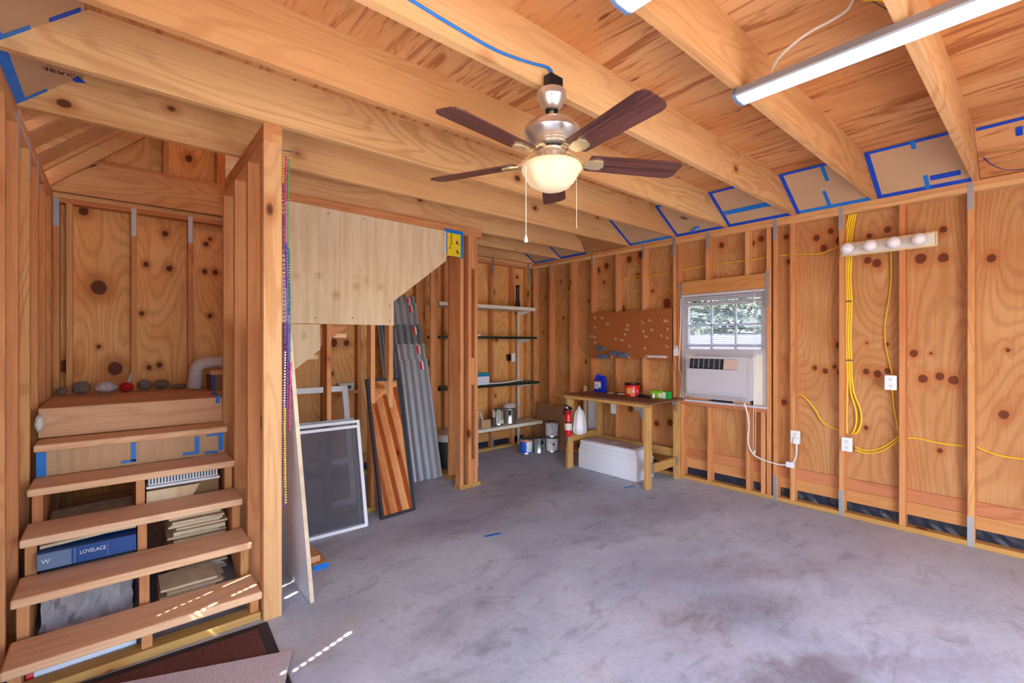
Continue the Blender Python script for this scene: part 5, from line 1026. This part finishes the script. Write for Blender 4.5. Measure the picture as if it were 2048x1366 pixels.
for k in range(5):
    a = R(-29 - 72 * k); ca, sa = math.cos(a), math.sin(a); pit = R(-12)
    RM = Matrix.Rotation(a, 3, 'Z') @ Matrix.Rotation(pit, 3, 'X')
    out = [(.17, -.05), (.18, -.056)] + [(.585, -.066), (.61, -.058), (.622, -.04), (.622, .04), (.61, .058), (.585, .066)] + [(.18, .056), (.17, .05)]
    def slab(pts, z0, z1, name, mat, par):
        n = len(pts); q = MB(); q.v = [(r, t, z0) for r, t in pts] + [(r, t, z1) for r, t in pts]
        q.f = [tuple(range(n - 1, -1, -1)), tuple(range(n, 2 * n))] + [(i, (i + 1) % n, n + (i + 1) % n, n + i) for i in range(n)]
        return q.build(name, mat, par, local=True)
    bl_ = slab(out, -.003, .003, 'blade', M['walnut'], fan); cb_ = bl_.location.copy(); bl_.rotation_euler = RM.to_euler(); bl_.location = RM @ cb_ + Vector((0, 0, 2.271 - 2.58))
    io = [(.155, -.022), (.20, -.034), (.235, -.030), (.248, 0), (.235, .030), (.20, .034), (.155, .022)]
    ir = slab(io, -.0105, -.0035, 'blade_iron', M['brass'], bl_); ir.location -= cb_
    am = MB().tube(spline([(.055, 0, .042), (.085, 0, .045), (.12, 0, .022), (.165, 0, -.007)], 4), .009, 8, True, .7).build('blade_arm', M['brass'], bl_, True, local=True); am.location -= cb_
MB().tube([(FX - .155, FY + .0, 2.21), (FX - .155, FY, 1.905)], .0018, 6).build('pull_chain', M['white_warm'], fan); MB().lathe([(.003, .03), (.008, .012), (.009, .004), (.004, 0)], 12, (FX - .155, FY, 1.88)).build('chain_pull', M['white_gloss'], fan, True)
MB().tube([(FX + .145, FY - .02, 2.25), (FX + .145, FY - .02, 1.985)], .0014, 6).build('pull_chain', M['white_warm'], fan)
MB().tube([(FX - .155, FY, 2.21), (FX - .05, FY, 2.29)], .0018, 6).build('chain_lead', M['nickel'], fan); MB().tube([(FX + .145, FY - .02, 2.25), (FX + .05, FY, 2.29)], .0014, 6).build('chain_lead', M['nickel'], fan)
cable([(.70, 1.481, 2.672), (.80, 1.481, 2.667), (.962, 1.480, 2.655), (1.167, 1.480, 2.647), (1.30, 1.480, 2.660), (1.40, 1.480, 2.676), (1.47, 1.478, 2.69), (1.497, 1.474, 2.68), (1.503, 1.465, 2.64)], 'blue cable stapled along the joist to the ceiling fan', .0075, 'cable_blue', flat=.8)
# ------------------------------------------------------------------ strip lights
def strip(label, x0, x1, y0, y1):
    t_ = thing('strip_light', label, 'light fixture', ((x0 + x1) / 2, (y0 + y1) / 2, 2.54))
    xm = (x0 + x1) / 2
    MB().prism([(x0, 2.562), (x0 + .004, 2.556), (x1 - .004, 2.556), (x1, 2.562), (x1 - .02, 2.599), (x0 + .02, 2.599)], 'xz', y0, y1).build('housing', M['grey'], t_)
    MB().prism([(x0 + .006, 2.5555), (xm - .03, 2.546), (xm + .03, 2.546), (x1 - .006, 2.5555)], 'xz', y0 + .012, y1 - .012).build('diffuser', M['led'], t_)
    for y in (y0 - .002, y1 - .010): MB().prism([(x0 - .001, 2.563), (x0 + .005, 2.553), (xm - .03, 2.543), (xm + .03, 2.543), (x1 - .005, 2.553), (x1 + .001, 2.563), (x1 - .02, 2.5995), (x0 + .02, 2.5995)], 'xz', y, y + .012).build('end_cap', M['blue_grey'], t_)
    return t_
s1 = strip('long white strip light with a looping cord, nearer the window wall', 2.105, 2.225, -.29, .935); s2 = strip('long white strip light on the stair side, parallel to the other strip light', 1.20, 1.32, -.29, .925)
cable([(2.17, .80, 2.607), (2.215, .80, 2.68), (2.25, .77, 2.74), (2.25, .68, 2.775), (2.26, .60, 2.79), (2.28, .55, 2.815), (2.29, .53, 2.85)], 'white cord looping from the strip light up to the subfloor', .006, 'white_warm', 'light_cord', 'cord', flat=1)
o = thing('twist_tie', 'twisted yellow and grey wires at the subfloor above the strip light', 'wire', (2.36, .43, 2.8)); MB().tube(spline([(2.31, .50, 2.845), (2.34, .45, 2.83), (2.37, .42, 2.81), (2.40, .41, 2.80), (2.38, .39, 2.77)], 4), .004, 6).build('wire', M['cable'], o); MB().tube(spline([(2.35, .48, 2.85), (2.36, .43, 2.79), (2.35, .40, 2.76), (2.41, .38, 2.74)], 4), .0025, 6).build('wire', M['grey_dark'], o)
# ------------------------------------------------------------------ bead strings on the stair post
def beads(label, pts, r, mat, dark):
    t_ = MB(); P = spline(pts, 40); acc = 0; last = P[0]; c = [P[0]]
    for p in P[1:]:
        if (p - c[-1]).length > r * 1.9: c.append(p)
    for p in c: t_.sphere(p, r, 6, 4)
    o = t_.build('bead_string', M[mat], None, True); return tag(o, label, 'beads', 'party bead strings on the stair post')
NX = XB + .012
for k, (mt_, a, b, dx) in enumerate((('gold', 2.46, 1.82, .012), ('magenta', 2.45, 1.75, .022), ('bead_green', 2.44, 1.6, .004), ('purple', 2.3, .58, .0), ('bead_blue', 1.98, 1.30, .006), ('bead_teal', 1.95, 1.22, .013), ('bead_silver', 1.40, .68, .008), ('purple', 1.55, 1.10, .016), ('magenta', 1.34, .98, .018), ('gold', 1.10, .60, .003))):
    cn = {'gold': 'gold', 'magenta': 'pink', 'bead_green': 'green', 'purple': 'purple', 'bead_blue': 'blue', 'bead_teal': 'teal', 'bead_silver': 'silver'}[mt_]
    beads('%s party beads, the %s on the side of the stair post' % (cn, {0: 'uppermost short strand', 1: 'uppermost long strand', 2: 'upper strand', 3: 'longest strand', 4: 'middle strand', 5: 'middle strand', 6: 'lower strand', 7: 'short middle strand', 8: 'lower strand', 9: 'lowest strand'}[k]), [(NX + (k % 3) * .0135 + .003 * math.sin(z_ * 5), 2.690 - (k // 3) * .0135 + .002 * math.sin(z_ * 7), z_) for z_ in [a + (b - a) * j_ / 4 for j_ in range(5)]], .0062, mt_, 0)
o = MB().cyl((XB - .01, 2.675, 2.478), (XB + .055, 2.675, 2.484), .003, 8).build('nail', M['grey_dark']); tag(o, 'long nail in the stair post holding the bead strings', 'nail')
# ------------------------------------------------------------------ outdoors through the window
fe = thing('board_fence', 'sunlit white board fence beyond the window', 'fence', (9.5, 5, -.05))
for k in range(60): y = 1 + k * .155; MB().box(9.5, 9.525, y, y + .148, -.05, 1.62).build('fence_board', M['fence'], fe)
MB().box(9.525, 9.56, .9, 10.4, .3, .39).box(9.525, 9.56, .9, 10.4, 1.3, 1.39).build('fence_rail', M['fence'], fe)
def tree(x, y, h, r, seed, label):
    t_ = thing('tree', label, 'tree', (x, y, -.05)); rd = random.Random(seed)
    MB().tube([(x, y, -.06), (x + .05, y, h * .4), (x, y + .1, h * .75)], [.16, .12, .06], 10).build('trunk', M['bark'], t_, True)
    q = MB()
    for i in range(1500):
        th, ph = rd.uniform(0, 6.28), math.acos(rd.uniform(-1, 1)); rr_ = r * rd.uniform(.55, 1) * (1 + .2 * math.sin(3 * th))
        c = Vector((x + rr_ * math.sin(ph) * math.cos(th), y + rr_ * math.sin(ph) * math.sin(th), h * .72 + rr_ * .8 * math.cos(ph)))
        u = Vector((rd.uniform(-1, 1), rd.uniform(-1, 1), rd.uniform(-1, 1))).normalized() * .12; v = u.orthogonal().normalized() * .07
        q.add([c - u, c + v, c + u, c - v], [(0, 1, 2, 3)])
    q.build('foliage', M['leaf'], t_, kind='stuff')
tree(14.2, 4.6, 6.4, 2.2, 1, 'tall leafy tree rising behind the hedge, straight out from the window')
hd = thing('hedge', 'tall dense green hedge growing right behind the white fence', 'hedge', (10.6, 5.5, -.05)); rd = random.Random(9); q = MB()
for i in range(26000):
    c = Vector((10.2 + rd.uniform(0, .9), rd.uniform(.0, 11.5), rd.uniform(.2, 5.2))); u = Vector((rd.uniform(-1, 1), rd.uniform(-1, 1), rd.uniform(-1, 1))).normalized() * .13; v_ = u.orthogonal().normalized() * .08
    q.add([c - u, c + v_, c + u, c - v_], [(0, 1, 2, 3)])
q.build('foliage', M['leaf'], hd, kind='stuff')
for k in range(6): y = .8 + 2 * k; MB().tube([(10.6, y, -.05), (10.62, y + .1, 2.2), (10.6, y, 4.2)], [.08, .06, .03], 8).build('stem', M['bark'], hd, True)
